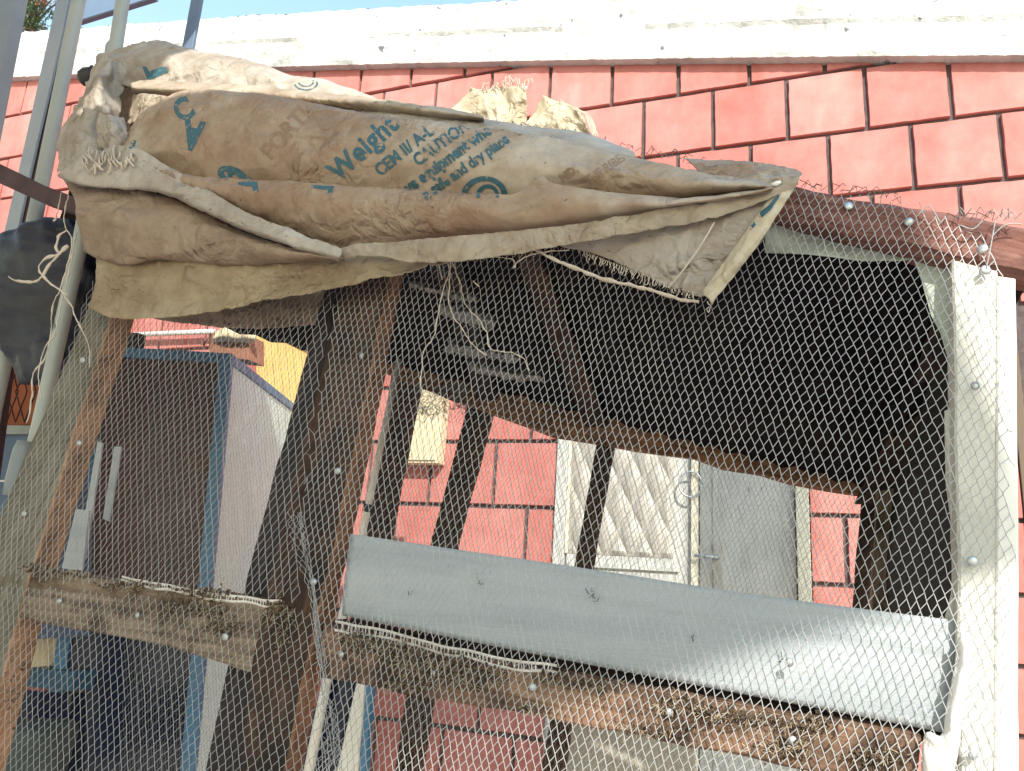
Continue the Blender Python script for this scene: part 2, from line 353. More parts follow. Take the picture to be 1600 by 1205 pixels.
M['pipe_grey'] = mat('grey_plastic_pipe', [(0.24, 0.27, 0.27), (0.32, 0.35, 0.34), (0.36, 0.385, 0.37)], 5, 0.45, 0.1, 60, specks=(0.10, 0.10, 0.09), speck_scale=28, speck_lim=0.70, stretch=(1, 1, 0.5))
M['pipe_blue'] = mat('bluish_grey_pipe', [(0.26, 0.31, 0.37), (0.34, 0.39, 0.44)], 5, 0.45, 0.1, 60)
M['steel_grey'] = mat('grey_painted_steel', [(0.17, 0.20, 0.22), (0.23, 0.26, 0.28)], 4, 0.5, 0.15, 40, specks=(0.07, 0.07, 0.07), speck_scale=24, speck_lim=0.71)
M['steel_blue'] = mat('blue_grey_painted_steel', [(0.10, 0.15, 0.23), (0.15, 0.20, 0.29)], 4, 0.5, 0.15, 40)
M['steel_purple'] = mat('dark_rusty_angle_iron', [(0.035, 0.018, 0.022), (0.08, 0.045, 0.05)], 12, 0.7, 0.6, 60)
M['black_rubber'] = mat('black_rubber', [(0.02, 0.02, 0.022), (0.04, 0.04, 0.042)], 9, 0.55, 0.2, 60)
M['bag'] = mat('black_blue_plastic_bag', [(0.005, 0.006, 0.012), (0.010, 0.013, 0.026), (0.02, 0.026, 0.045)], 7, 0.5, 0.9, 18, bdist=0.004, spec=0.5)
M['cab_blue'] = mat('blue_enamel_frame', [(0.05, 0.16, 0.30), (0.08, 0.23, 0.40)], 6, 0.42, 0.1, 50)
M['cab_white'] = mat('white_cabinet_panel', [(0.52, 0.72, 0.70), (0.58, 0.77, 0.75)], 5, 0.5, 0.1, 50)
M['cab_brown'] = mat('brown_cabinet_panel', [(0.05, 0.023, 0.022), (0.10, 0.045, 0.041)], 5, 0.6, 0.2, 30)
M['cab_navy'] = mat('dark_blue_glass', [(0.008, 0.012, 0.03), (0.015, 0.022, 0.05)], 4, 0.15, 0)
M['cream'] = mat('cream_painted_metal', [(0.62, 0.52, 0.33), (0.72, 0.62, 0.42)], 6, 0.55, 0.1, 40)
M['yellow'] = mat('yellow_chipboard', [(0.62, 0.38, 0.12), (0.74, 0.48, 0.17)], 8, 0.7, 0.3, 60)
M['carton'] = mat('brown_carton', [(0.22, 0.09, 0.05), (0.34, 0.15, 0.09)], 8, 0.8, 0.3, 40)
M['terracotta'] = mat('terracotta_board', [(0.26, 0.07, 0.03), (0.40, 0.13, 0.06)], 8, 0.7, 0.5, 30)
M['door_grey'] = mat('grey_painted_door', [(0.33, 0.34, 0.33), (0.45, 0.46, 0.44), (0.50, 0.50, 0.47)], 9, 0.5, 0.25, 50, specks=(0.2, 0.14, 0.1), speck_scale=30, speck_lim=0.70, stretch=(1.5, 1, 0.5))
M['door_cream'] = mat('cream_painted_door', [(0.34, 0.325, 0.29), (0.42, 0.40, 0.36)], 6, 0.5, 0.15, 50)
M['door_frame'] = mat('cream_door_frame', [(0.66, 0.62, 0.48), (0.74, 0.70, 0.58)], 6, 0.5, 0.1, 50, specks=(0.2, 0.12, 0.06), speck_scale=35, speck_lim=0.72)
M['basin'] = mat('dark_green_plastic', [(0.02, 0.035, 0.04), (0.05, 0.07, 0.07)], 8, 0.5, 0.3, 30)
M['blue_plastic'] = mat('blue_plastic', [(0.02, 0.07, 0.13), (0.03, 0.10, 0.17)], 6, 0.45, 0.1, 30)
M['twine'] = mat('frayed_white_twine', [(0.42, 0.36, 0.30), (0.60, 0.53, 0.45)], 30, 0.8, 0.3, 100)
M['leaf'] = mat('mango_leaf_green', [(0.03, 0.06, 0.02), (0.07, 0.12, 0.04)], 2, 0.5, 0)
M['leaf_red'] = mat('young_mango_leaf', [(0.26, 0.11, 0.05), (0.36, 0.18, 0.08)], 2, 0.5, 0)
M['bark'] = mat('bark', [(0.07, 0.05, 0.035), (0.14, 0.10, 0.07)], 9, 0.9, 1, 30)
M['house_wall'] = mat('pale_house_render', [(0.55, 0.50, 0.48), (0.62, 0.57, 0.55)], 2, 0.9, 0.3, 40)
TAN = [(0.33, 0.225, 0.16), (0.43, 0.325, 0.24), (0.49, 0.40, 0.305), (0.57, 0.50, 0.415)]
M['sack'] = cloth('woven_cement_sack', TAN, (0.30, 0.185, 0.12), sc=3.5, dl=0.48)
M['sack_grey'] = cloth('dusty_grey_sack', [(0.35, 0.30, 0.25), (0.47, 0.42, 0.365), (0.55, 0.51, 0.46)], (0.34, 0.27, 0.21), sc=6, dl=0.56, bstr=0.8)
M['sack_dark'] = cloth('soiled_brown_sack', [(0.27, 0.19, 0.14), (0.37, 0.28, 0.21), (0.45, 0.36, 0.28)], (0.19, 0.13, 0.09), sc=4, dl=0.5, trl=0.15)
M['sack_olive'] = cloth('yellowed_sack', [(0.31, 0.235, 0.155), (0.42, 0.335, 0.22), (0.48, 0.41, 0.30)], (0.25, 0.17, 0.11), sc=5, dl=0.52)
M['sack_hem'] = cloth('grey_sack_hem', [(0.34, 0.27, 0.20), (0.44, 0.37, 0.29), (0.52, 0.46, 0.38)], (0.26, 0.19, 0.13), sc=9, dl=0.55, ang=0.1)
M['sack_cream'] = cloth('clean_cream_sack', [(0.52, 0.44, 0.31), (0.62, 0.55, 0.42), (0.68, 0.62, 0.51)], (0.38, 0.30, 0.2), sc=7, dl=0.58)
def ink(name, c, lim=0.66):
    return mat(name, [c, tuple(x * 1.25 for x in c)], 25, 0.6, 0.2, 60, specks=(0.30, 0.22, 0.15), speck_scale=75, speck_lim=lim)
M['ink'] = ink('faded_blue_print', (0.028, 0.088, 0.118), 0.60)
M['ink_fade'] = mat('washed_out_brown_print', [(0.20, 0.13, 0.09), (0.27, 0.19, 0.13)], 20, 0.7, 0)

# ------------------------------------------------------------------ ground
gv = []; gf = []
gn = 24
for i in range(gn + 1):
    for j in range(gn + 1):
        x = -120 + 240 * i / gn; y = -120 + 240 * j / gn; gv.append(Vector((x, y, 0)))
gf = [(i * (gn + 1) + j, (i + 1) * (gn + 1) + j, (i + 1) * (gn + 1) + j + 1, i * (gn + 1) + j + 1) for i in range(gn) for j in range(gn)]
mk('ground', gv, gf, M['ground'], kind='structure')

# ------------------------------------------------------------------ block wall with rendered coping
YW = 3.0
def cap_lo(x): return 3.690 - 0.170 * x - (0.004 * (x + 2) ** 2)
def cap_hi(x): return cap_lo(x) + 0.345
wall = thing('block_wall', 'pink painted block wall with rough white coping, running behind the wire cage', 'wall', (-1.8, 3.1, 0))
# core of the wall, as one strip of mortar under the sloping top
mv = []; mf = []
xs = [-6.5 + 0.25 * i for i in range(41)]
for x in xs: mv += [Vector((x, YW + 0.016, 0)), Vector((x, YW + 0.016, cap_lo(x) + 0.1)), Vector((x, YW + 0.2, cap_lo(x) + 0.1)), Vector((x, YW + 0.2, 0))]
for i in range(len(xs) - 1):
    for k in range(4):
        mf.append((i * 4 + k, (i + 1) * 4 + k, (i + 1) * 4 + (k + 1) % 4, i * 4 + (k + 1) % 4))
mk('mortar_bed', mv, mf, M['mortar'], wall)
# courses
zs = [0.02, 0.24, 0.47, 0.70, 0.925, 1.12, 1.33, 1.55, 1.79, 2.062, 2.31, 2.55, 2.79, 3.035, 3.315, 3.60, 3.888, 4.20, 4.49]
BW = 0.298; JT = 0.017
def block_mesh(k):
    """a rendered block 1 x 1 (scaled per course) with a worn outline and soft arris"""
    n = 7; out = []
    for s in range(4):
        for i in range(n):
            t = i / n
            x, z = [(-0.5 + t, -0.5), (0.5, -0.5 + t), (0.5 - t, 0.5), (-0.5, 0.5 - t)][s]
            q = noise.noise(Vector((x * 4 + k * 9, z * 4, k))) * 0.008
            if s in (0, 2): z += q + U(-0.004, 0.004)
            else: x += q + U(-0.004, 0.004)
            out.append((x, z))
    m = len(out); v = []
    v += [Vector((x * 0.985, 0.0, z * 0.98)) for x, z in out]
    v += [Vector((x, 0.004, z)) for x, z in out]
    v += [Vector((x, 0.022, z)) for x, z in out]
    f = [tuple(range(m))] + [(r * m + i, (r + 1) * m + i, (r + 1) * m + (i + 1) % m, r * m + (i + 1) % m) for r in range(2) for i in range(m)]
    me = bpy.data.meshes.new('block'); me.from_pydata(v, [], f); me.materials.append(M['block']); return me
BM = [block_mesh(k) for k in range(6)]
DOOR = (W(866, 850, YW).x, W(1266, 850, YW).x, 2.22)
WIN = (W(1590, 700, YW).x, 1.9, 1.62, 2.62)
rest = MB(); nb = 0
for r in range(len(zs) - 1):
    z0, z1 = zs[r] + JT / 2, zs[r + 1] - JT / 2
    off = 0.163 if (len(zs) - r) % 2 == 0 else 0.012
    c = int(-21)
    while True:
        x0 = off + c * BW + JT / 2; x1 = x0 + BW - JT; c += 1
        if x1 > 2.6: break
        if x0 < -6.4: continue
        xm = (x0 + x1) / 2
        if z0 > cap_lo(xm) + 0.06: continue
        sp = [(x0, x1)]
        zm = (z0 + z1) / 2
        for (a, b, zt, zb) in ((DOOR[0], DOOR[1], DOOR[2], -1), (WIN[0], WIN[1], WIN[3], WIN[2])):
            if zb < zm < zt:
                ns = []
                for (p, q) in sp:
                    if q < a or p > b: ns.append((p, q)); continue
                    if p < a - 0.03: ns.append((p, a - 0.004))
                    if q > b + 0.03: ns.append((b + 0.004, q))
                sp = ns
        for (p, q) in sp:
            pm = Vector(((p + q) / 2, YW, zm)); px, py = P(pm)
            if -30 < px < 1640 and -30 < py < 1235 and nb < 290 and not (py > 900 and px < 450):
                ob = bpy.data.objects.new('block', random.choice(BM)); COL.objects.link(ob)
                ob.location = pm + Vector((0, U(-0.0015, 0.0015), 0)); ob.scale = (q - p, 1, z1 - z0)
                ob.rotation_euler = (U(-.004, .004), U(-.003, .003), U(-.004, .004)); fin(ob, wall); nb += 1
            else:
                rest.box(Vector(((p + q) / 2, YW + 0.012, zm)), Vector(((q - p) / 2, 0, 0)), Vector((0, 0.011, 0)), Vector((0, 0, (z1 - z0) / 2)))
rest.build('block_courses', M['block'], wall, kind='stuff')
# coping: rough render on the sloping wall top
cv = []; cf = []; nx = 620; prof_n = 16
for i in range(nx + 1):
    x = -6.5 + 9.2 * i / nx
    lo, hi = cap_lo(x), cap_hi(x)
    hi += 0.010 * noise.noise(Vector((x * 3, 0, 0))) + 0.006 * noise.noise(Vector((x * 14, 3, 0)))
    pr = []
    for k in range(prof_n + 1):
        t = k / prof_n; z = lerp(lo, hi, t); p = Vector((x, YW - 0.047, z))
        d = 0.007 * fbm(p, 5, 4) + 0.012 * max(0, noise.noise(p * 22) - 0.25) - (0.010 if abs(t - 0.52) < 0.04 and noise.noise(Vector((x * 2, 7, 0))) > -0.1 else 0)
        if k == 0: z += 0.004 * noise.noise(Vector((x * 30, 0, 0))); d = 0.004
        if k == prof_n: d = 0.012 + 0.01 * noise.noise(Vector((x * 20, 0, 0)))
        pr.append(Vector((x, YW - 0.047 + d, z)))
    pr.append(Vector((x, YW + 0.24, hi))); pr.append(Vector((x, YW + 0.24, lo)))
    cv += pr
pm_ = prof_n + 3
for i in range(nx):
    for k in range(pm_):
        a = i * pm_ + k; b = i * pm_ + (k + 1) % pm_; cf.append((a, b, b + pm_, a + pm_))
mk('coping', cv, cf, M['coping'], wall)

mb = MB()
for k in range(900):
    x = U(-5.8, 2.2)
    if noise.noise(Vector((x * 2.3, 1, 0))) < -0.05: continue
    c = Vector((x, YW - 0.034 + U(0, .02), cap_hi(x) + 0.010 * noise.noise(Vector((x * 3, 0, 0))) + 0.006 * noise.noise(Vector((x * 14, 3, 0))) - abs(random.gauss(0, .006)) + 0.001))
    mb.box(c, Vector((U(.002, .012), 0, U(-.002, .002))), Vector((0, U(.002, .006), 0)), Vector((U(-.001, .001), 0, U(.001, .0035))))
mb.build('dark_growth', M['mortar'], wall, kind='stuff')

# ------------------------------------------------------------------ door in the wall
door = thing('metal_door', 'cream and grey metal door with raised diamond panel, set in the pink wall behind the cage', 'door', (-0.43, YW, 0))
dx0, dx1, dz = DOOR
def bx(name, x0, x1, y0, y1, z0, z1, m, root, bev=0.003):
    mb = MB(); mb.box(Vector(((x0 + x1) / 2, (y0 + y1) / 2, (z0 + z1) / 2)), Vector(((x1 - x0) / 2, 0, 0)), Vector((0, (y1 - y0) / 2, 0)), Vector((0, 0, (z1 - z0) / 2)))
    o = mb.build(name, m, root)
    if bev:
        md = o.modifiers.new('bevel', 'BEVEL'); md.width = bev; md.segments = 2; md.limit_method = 'ANGLE'
    return o
fw = 0.045
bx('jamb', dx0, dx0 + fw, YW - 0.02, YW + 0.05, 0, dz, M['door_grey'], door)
bx('jamb', dx1 - fw, dx1, YW - 0.03, YW + 0.05, 0, dz, M['door_frame'], door)
bx('head', dx0 + fw + 0.001, dx1 - fw - 0.001, YW - 0.02, YW + 0.05, dz - 0.05, dz, M['door_frame'], door)
xA = W(1080, 850, YW - 0.01).x; xB = W(1091, 850, YW - 0.01).x
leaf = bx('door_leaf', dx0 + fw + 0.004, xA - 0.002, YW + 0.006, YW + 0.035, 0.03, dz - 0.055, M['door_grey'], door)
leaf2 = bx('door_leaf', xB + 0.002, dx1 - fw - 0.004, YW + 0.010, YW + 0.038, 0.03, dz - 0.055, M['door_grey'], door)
lx0, lx1 = xB + 0.05, dx1 - fw - 0.05
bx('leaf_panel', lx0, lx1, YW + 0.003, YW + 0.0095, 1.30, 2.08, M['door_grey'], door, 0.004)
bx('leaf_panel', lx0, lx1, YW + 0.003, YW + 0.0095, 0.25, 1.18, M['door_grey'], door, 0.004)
bx('cover_strip', xA, xB, YW - 0.022, YW + 0.004, 0.03, dz - 0.055, M['door_frame'], door)
# raised diamond panel: pressed relief
px0 = W(888, 850, YW).x; px1 = W(1052, 850, YW).x; pz0 = W(960, 868, YW).z; pz1 = 2.12
v = []; f = []; na, nb_ = 90, 150
for i in range(na + 1):
    for j in range(nb_ + 1):
        x = lerp(px0, px1, i / na); z = lerp(pz0, pz1, j / nb_)
        a = (x * 1.0 + z * 0.5) / 0.10; b = (x * 1.0 - z * 0.5) / 0.10
        h = (abs(math.sin(a * math.pi)) * abs(math.sin(b * math.pi))) ** 0.6
        e = min(i, na - i, 5) / 5 * min(j, nb_ - j, 5) / 5
        v.append(Vector((x, YW + 0.004 - e * 0.016 * h, z)))
f = [(i * (nb_ + 1) + j, (i + 1) * (nb_ + 1) + j, (i + 1) * (nb_ + 1) + j + 1, i * (nb_ + 1) + j + 1) for i in range(na) for j in range(nb_)]
mk('diamond_panel', v, f, M['door_cream'], door)
bx('panel_rim', px0 - 0.012, px0 - 0.001, YW - 0.012, YW + 0.005, pz0, pz1, M['door_frame'], door, 0.002)
for zz in (pz0 - 0.05, pz0 - 0.12):
    bx('rib', px0, px1 + 0.02, YW - 0.006, YW + 0.0055, zz, zz + 0.02, M['door_grey'], door, 0.002)
v = []; lc = W(1079, 757, YW - 0.03)
mb = MB(); ring = [lc + Vector((0.042 * math.cos(t), -0.004, 0.048 * math.sin(t))) for t in [2 * math.pi * k / 28 for k in range(29)]]
mb.tube(ring, 0.004, 6); mb.build('lock_ring', M['nail'], door, True)
h0 = W(1122, 872, YW - 0.0)
bx('handle_plate', h0.x - 0.018, h0.x + 0.018, YW - 0.004, YW + 0.0095, h0.z - 0.16, h0.z + 0.05, M['door_cream'], door, 0.003)
mb = MB(); mb.tube([Vector((h0.x, YW - 0.004, h0.z)), Vector((h0.x, YW - 0.045, h0.z)), Vector((h0.x - 0.08, YW - 0.048, h0.z + 0.004))], 0.007, 8)
mb.build('handle', M['nail'], door, True)
# window at the right edge
win = thing('window', 'dim window with cream sill at the right edge of the pink wall', 'window', ((WIN[0] + WIN[1]) / 2, YW, WIN[2]))
bx('pane', WIN[0] + 0.03, WIN[1] - 0.03, YW + 0.03, YW + 0.036, WIN[2] + 0.09, WIN[3] - 0.03, M['cab_navy'], win, 0)
bx('frame', WIN[0], WIN[0] + 0.03, YW - 0.005, YW + 0.045, WIN[2] + 0.075, WIN[3], M['wood_rail'], win)
bx('frame', WIN[1] - 0.03, WIN[1], YW - 0.005, YW + 0.045, WIN[2] + 0.075, WIN[3], M['wood_rail'], win)
bx('frame', WIN[0] + 0.031, WIN[1] - 0.031, YW - 0.005, YW + 0.045, WIN[3] - 0.03, WIN[3], M['wood_rail'], win)
bx('sill', WIN[0], WIN[1], YW - 0.03, YW + 0.05, WIN[2], WIN[2] + 0.07, M['door_frame'], win)

# cream meter box on the wall
a = W(622, 605, 2.93); b = W(684, 724, 2.93)
mbx = thing('meter_box', 'small cream metal box fixed on the pink wall, left of the door', 'electric box', ((a.x + b.x) / 2, 2.96, b.z))
bx('box', a.x, b.x, 2.93, 2.998, b.z, a.z, M['cream'], mbx, 0.004)
bx('lid', a.x + 0.012, b.x - 0.012, 2.922, 2.9295, b.z + 0.012, a.z - 0.012, M['cream'], mbx, 0.002)

# white conduit on the wall, behind the left bay
mb = MB()
pts = [W(212, 640, 2.96), W(212, 523, 2.96), W(225, 521, 2.96), W(335, 518, 2.96)]
mb.tube([pts[0], pts[1]], 0.016, 10); mb.tube([pts[1] + Vector((-0.01, 0, 0)), pts[3]], 0.013, 10)
tag(mb.build('white_conduit', M['white_plastic'], None, True), 'white plastic conduit bent at a corner on the pink wall above the cabinet', 'pipe')

# ------------------------------------------------------------------ unseen canopy and drum, added behind the camera to throw shade
can = thing('shade_canopy', 'open canopy on thin posts, added out of view behind the camera to shade the cage', 'canopy', (-3, -2.4, 0))
ol = [(1.12, -0.70), (1.86, -1.62), (-3.0, -4.55), (-8.0, -4.55), (-8.0, 1.0), (-1.25, 1.0), (-1.25, 0.4), (-0.45, 0.4), (-0.45, -0.70)]  # outline cut so that its shadow edges fall where wanted
nn_ = len(ol)
mk('roof', [Vector((x, y, 3.90)) for x, y in ol] + [Vector((x, y, 3.93)) for x, y in ol], [tuple(range(nn_))[::-1], tuple(nn_ + k for k in range(nn_))] + [(k, (k + 1) % nn_, nn_ + (k + 1) % nn_, nn_ + k) for k in range(nn_)], M['white_plastic'], can)
for (x, y) in ((-3.2, -4.3), (-7.8, -4.3), (-7.8, -0.4), (0.9, -1.5)):
    mb = MB(); mb.tube([Vector((x, y, 0)), Vector((x, y, 3.899))], 0.035, 10); mb.build('post', M['steel_grey'], can)
tank = thing('shade_drum', 'black drum on a tall thin stand, added out of view behind the camera to shade the door', 'shade caster', (3.03, -2.5, 0))
mb = MB(); mb.tube([Vector((3.03, -2.5, z)) for z in (5.7, 5.74, 6.85, 6.95)], [0.17, 0.185, 0.185, 0.10], 20); mb.build('drum', M['black_rubber'], tank, True)
for a in (-0.13, 0.13):
    for b in (-0.13, 0.13):
        mb = MB(); mb.tube([Vector((3.03 + a * 1.6, -2.5 + b * 1.6, 0)), Vector((3.03 + a, -2.5 + b, 5.7))], 0.012, 6); mb.build('leg', M['steel_grey'], tank)

# ------------------------------------------------------------------ tree beyond the wall
tc_ = W(62, 6, 13.0)
tree = thing('mango_tree', 'mango tree with reddish young leaves, beyond the white coping at upper left', 'tree', (tc_.x, tc_.y, 0))
mb = MB(); mb.tube(smooth_path([Vector((tc_.x + 0.2, 13, 0)), Vector((tc_.x, 13.1, 2.0)), Vector((tc_.x - 0.15, 13, 4.0)), tc_ - Vector((0, 0, 0.3))], 5), [0.16 - 0.006 * i for i in range(16)], 9)
for k in range(9):
    e = tc_ + Vector((U(-.7, .7), U(-.6, .6), U(-.4, .7))); mb.tube(smooth_path([tc_ - Vector((0.05, 0, 1.2 - k * .08)), (tc_ + e) / 2 - Vector((0, 0, .2)), e], 3), [0.05 - 0.006 * i for i in range(7)], 5)
mb.build('trunk', M['bark'], tree, True)
for nm, mt, cnt in (('crown', 'leaf', 3800), ('young_shoots', 'leaf_red', 4600)):
    mb = MB()
    clumps = [tc_ + Vector((U(-.95, .75), U(-.7, .7), U(-.85, 1.0))) for _ in range(34)]
    if mt == 'leaf_red': clumps = [c + Vector((0.03, -0.1, 0.08)) for c in clumps if c.z > tc_.z - 0.25 or c.x < tc_.x]
    for k in range(cnt):
        c = random.choice(clumps) + Vector((random.gauss(0, .11), random.gauss(0, .11), random.gauss(0, .09)))
        d = Vector((U(-1, 1), U(-1, 1), U(-1.6, 0.3))).normalized() * U(.07, .12); s = d.cross(Vector((U(-1, 1), U(-1, 1), U(-1, 1)))).normalized() * .014
        mb.add([c, c + d * .5 + s, c + d, c + d * .5 - s], [(0, 1, 2, 3)])
    mb.build(nm, M[mt], tree)

# ------------------------------------------------------------------ blue framed cabinet behind the left bay
cabY = 2.08
C0 = W(362, 552, cabY)
dd = W(815, 702, 20) - CAM; dd.z = 0; dd.normalize()
fd = Vector((-dd.y, dd.x, 0))
def along(o, d, pxt):
    best = None
    for k in range(1, 400):
        q = o + d * (k * 0.005)
        if abs(P(q)[0] - pxt) < 4 or (best is None and False): return k * 0.005
    return 0.5
up = (Vector((-0.075, 0.0, 1))).normalized()
CW = along(C0, fd, 150); CD = along(C0, dd, 482); CH = C0.z
cab = thing('display_cabinet', 'tall blue framed cabinet with brown front and white side, behind the left cage bay', 'cabinet', (C0.x, C0.y, 0))
def cbox(name, s0, s1, d0, d1, h0, h1, m):
    """box in cabinet space: s to the left along the front, d to the back, h down from the top"""
    mb = MB(); o = C0 + fd * ((s0 + s1) / 2) + dd * ((d0 + d1) / 2) - up * ((h0 + h1) / 2)
    mb.box(o, fd * ((s1 - s0) / 2), dd * ((d1 - d0) / 2), up * ((h1 - h0) / 2)); ob = mb.build(name, m, cab)
    md = ob.modifiers.new('bevel', 'BEVEL'); md.width = 0.002; md.segments = 2; return ob
HH = CH / up.z - 0.01
cbox('corner_post', 0, 0.042, 0, 0.03, 0, HH, M['cab_blue'])
cbox('corner_post', CW - 0.042, CW, 0, 0.03, 0, HH, M['cab_blue'])
cbox('top_rail', 0.0425, CW - 0.0425, 0, 0.03, 0, 0.035, M['cab_blue'])
cbox('mid_rail', 0.0425, CW - 0.0425, 0.001, 0.03, 0.80, 0.86, M['cab_blue'])
cbox('side_rail', 0, 0.03, 0.0305, CD, 0, 0.035, M['cab_blue'])
cbox('rear_post', 0, 0.03, CD, CD + 0.03, 0, HH, M['cab_blue'])
cbox('front_panel', 0.043, CW - 0.043, 0.012, 0.02, 0.036, 0.799, M['cab_brown'])
cbox('lower_pane', 0.043, CW - 0.043, 0.012, 0.02, 0.861, HH, M['cab_navy'])
cbox('side_panel', 0.006, 0.014, 0.031, CD - 0.001, 0.036, HH, M['cab_white'])
cbox('back_panel', 0.031, CW, CD + 0.002, CD + 0.02, 0, HH, M['cab_white'])
cbox('top_panel', 0.031, CW, 0.031, CD, 0.004, 0.016, M['cab_blue'])
# things on top of / behind the cabinet
yb = 2.90
ob = plank('yellow_board', [(400, 470), (400, 640)], [(497, 500), (490, 680)], yb, 0.02, M['yellow'])
tag(ob, 'sunlit yellow chipboard standing behind the blue cabinet', 'board')
ob = plank('carton', [(326, 521), (326, 556)], [(388, 523), (388, 562)], 2.36, 0.10, M['carton'], n=8)
tag(ob, 'flat brown carton lying on top of the blue cabinet', 'carton')
ob = loft('crumpled_wrapper', [[(336, 522, 2.37), (350, 512, 2.35), (380, 508, 2.35), (400, 514, 2.35)], [(336, 530, 2.35), (350, 526, 2.33), (380, 528, 2.33), (402, 530, 2.35)], [(336, 540, 2.38), (350, 536, 2.37), (380, 538, 2.37), (402, 540, 2.38)]], M['cream'], nc=30, ns=4, amp=0.02, fr=14)
tag(ob, 'crumpled cream wrapper lying on the brown carton', 'wrapper')
ob = poly('roof_tile', [(432, 508), (486, 505), (494, 548), (440, 522)], 2.87, 0.02, M['terracotta'])
tag(ob, 'brown red tile leaning against the yellow board', 'tile')

# ------------------------------------------------------------------ the cage
cage = thing('poultry_cage', 'home-made timber poultry cage with wire mesh front and dark roof, filling the foreground', 'cage', (-0.6, 1.5, 0))
F = 1.10; BK = 2.0
# left post: grey face and orange side
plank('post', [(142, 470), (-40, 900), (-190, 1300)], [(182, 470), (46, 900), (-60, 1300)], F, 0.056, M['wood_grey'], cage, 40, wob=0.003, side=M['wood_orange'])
# centre posts
plank('post', [(512, 430), (385, 900), (300, 1300)], [(600, 430), (500, 900), (400, 1300)], F + 0.045, 0.04, M['wood_black'], cage, 40, wob=0.003)
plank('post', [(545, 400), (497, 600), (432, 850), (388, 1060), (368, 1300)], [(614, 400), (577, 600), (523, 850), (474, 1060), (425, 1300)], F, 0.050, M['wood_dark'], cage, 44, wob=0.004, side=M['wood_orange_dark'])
# right post, whitewashed, with its plastic trim
plank('post', [(1488, 405), (1495, 800), (1500, 1300)], [(1561, 425), (1560, 800), (1556, 1300)], F, 0.05, M['cream_plank'], cage, 40, wob=0.002)
plank('edge_trim', [(1558, 432), (1557, 800), (1553, 1300)], [(1588, 436), (1591, 800), (1592, 1300)], F - 0.003, 0.05, M['white_plastic'], cage, 30, ch=0.002, wob=0.0008)
# rails
plank('rail', [(28, 888), (250, 913), (452, 943)], [(20, 965), (230, 1004), (414, 1056)], F + 0.002, 0.05, M['wood_rail'], cage, 30, wob=0.003)
plank('rail', [(505, 975), (800, 1040), (1100, 1092), (1438, 1152)], [(498, 1060), (800, 1112), (1100, 1172), (1432, 1240)], F + 0.002, 0.05, M['wood_tan'], cage, 44, wob=0.004)
# top front beam
plank('beam', [(1000, 258), (1235, 286), (1345, 308), (1430, 322), (1520, 336), (1640, 362)], [(1000, 312), (1222, 338), (1320, 360), (1400, 383), (1490, 408), (1640, 442)], F, 0.06, M['wood_red'], cage, 40, ch=0.010, wob=0.004)
plank('beam', [(150, 185), (600, 235), (1000, 300)], [(150, 240), (600, 285), (1000, 345)], F + 0.03, 0.05, M['wood_dark'], cage, 20)
# back frame
plank('back_beam', [(120, 400), (500, 490), (690, 560), (940, 640), (1200, 700), (1400, 745)], [(120, 440), (500, 540), (690, 618), (860, 680), (1080, 716), (1400, 790)], BK, 0.05, M['wood_orange_dark'], cage, 36, wob=0.008)
for A, B in (([(640, 420), (567, 835), (500, 1300)], [(690, 420), (608, 835), (548, 1300)]),
             ([(750, 560), (672, 850), (600, 1300)], [(790, 560), (712, 850), (640, 1300)]),
             ([(948, 600), (898, 880), (830, 1300)], [(975, 600), (925, 880), (868, 1300)]),
             ([(1352, 720), (1332, 950), (1300, 1350)], [(1392, 720), (1382, 950), (1350, 1350)])):
    plank('back_post', A, B, BK + 0.05, 0.03, M['wood_dark'], cage, 24, wob=0.004)
plank('back_post', [(196, 520), (128, 880), (70, 1300)], [(216, 520), (152, 880), (96, 1300)], BK + 0.02, 0.04, M['wood_black'], cage, 24)
# rafters
plank('rafter', [(775, 330), (915, 668)], [(812, 330), (950, 668)], (1.2, BK), 0.04, M['wood_dark'], cage, 20)
plank('rafter', [(1470, 470), (1420, 620), (1335, 785)], [(1530, 470), (1490, 640), (1392, 785)], (1.2, BK), 0.045, M['wood_dark'], cage, 20)
plank('rafter', [(640, 350), (700, 480), (745, 625)], [(690, 350), (735, 480), (775, 625)], (1.2, BK), 0.04, M['wood_black'], cage, 20)
# corrugated roof sheets: front edge to back edge
def roof_sheet(x0, x1, k0):
    v = []; f = []; n = 40; m = 10
    for i in range(n + 1):
        t = lerp(x0, x1, i / n)
        fx = lerp(140, 1625, t)
        A = W(fx, 208 + (fx - 140) * 0.118 + max(0, fx - 900) * 0.05, F + 0.085)
        B = W(lerp(60, 1405, t), lerp(438, 788, t), BK + 0.045)
        for j in range(m + 1):
            s = j / m; p = A.lerp(B, s)
            v.append(p + Vector((0, 0, 0.006 * math.cos(i * math.pi / 2) + k0)))
    top = [q + Vector((0, 0, 0.0015)) for q in v]; c = len(v); w = m + 1
    for i in range(n):
        for j in range(m):
            a = i * w + j; f.append((a, a + 1, a + w + 1, a + w)); f.append((c + a, c + a + w, c + a + w + 1, c + a + 1))
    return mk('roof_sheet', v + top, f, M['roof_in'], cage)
roof_sheet(0, 0.36, 0.0); roof_sheet(0.345, 0.70, 0.004); roof_sheet(0.685, 1.0, 0.0)
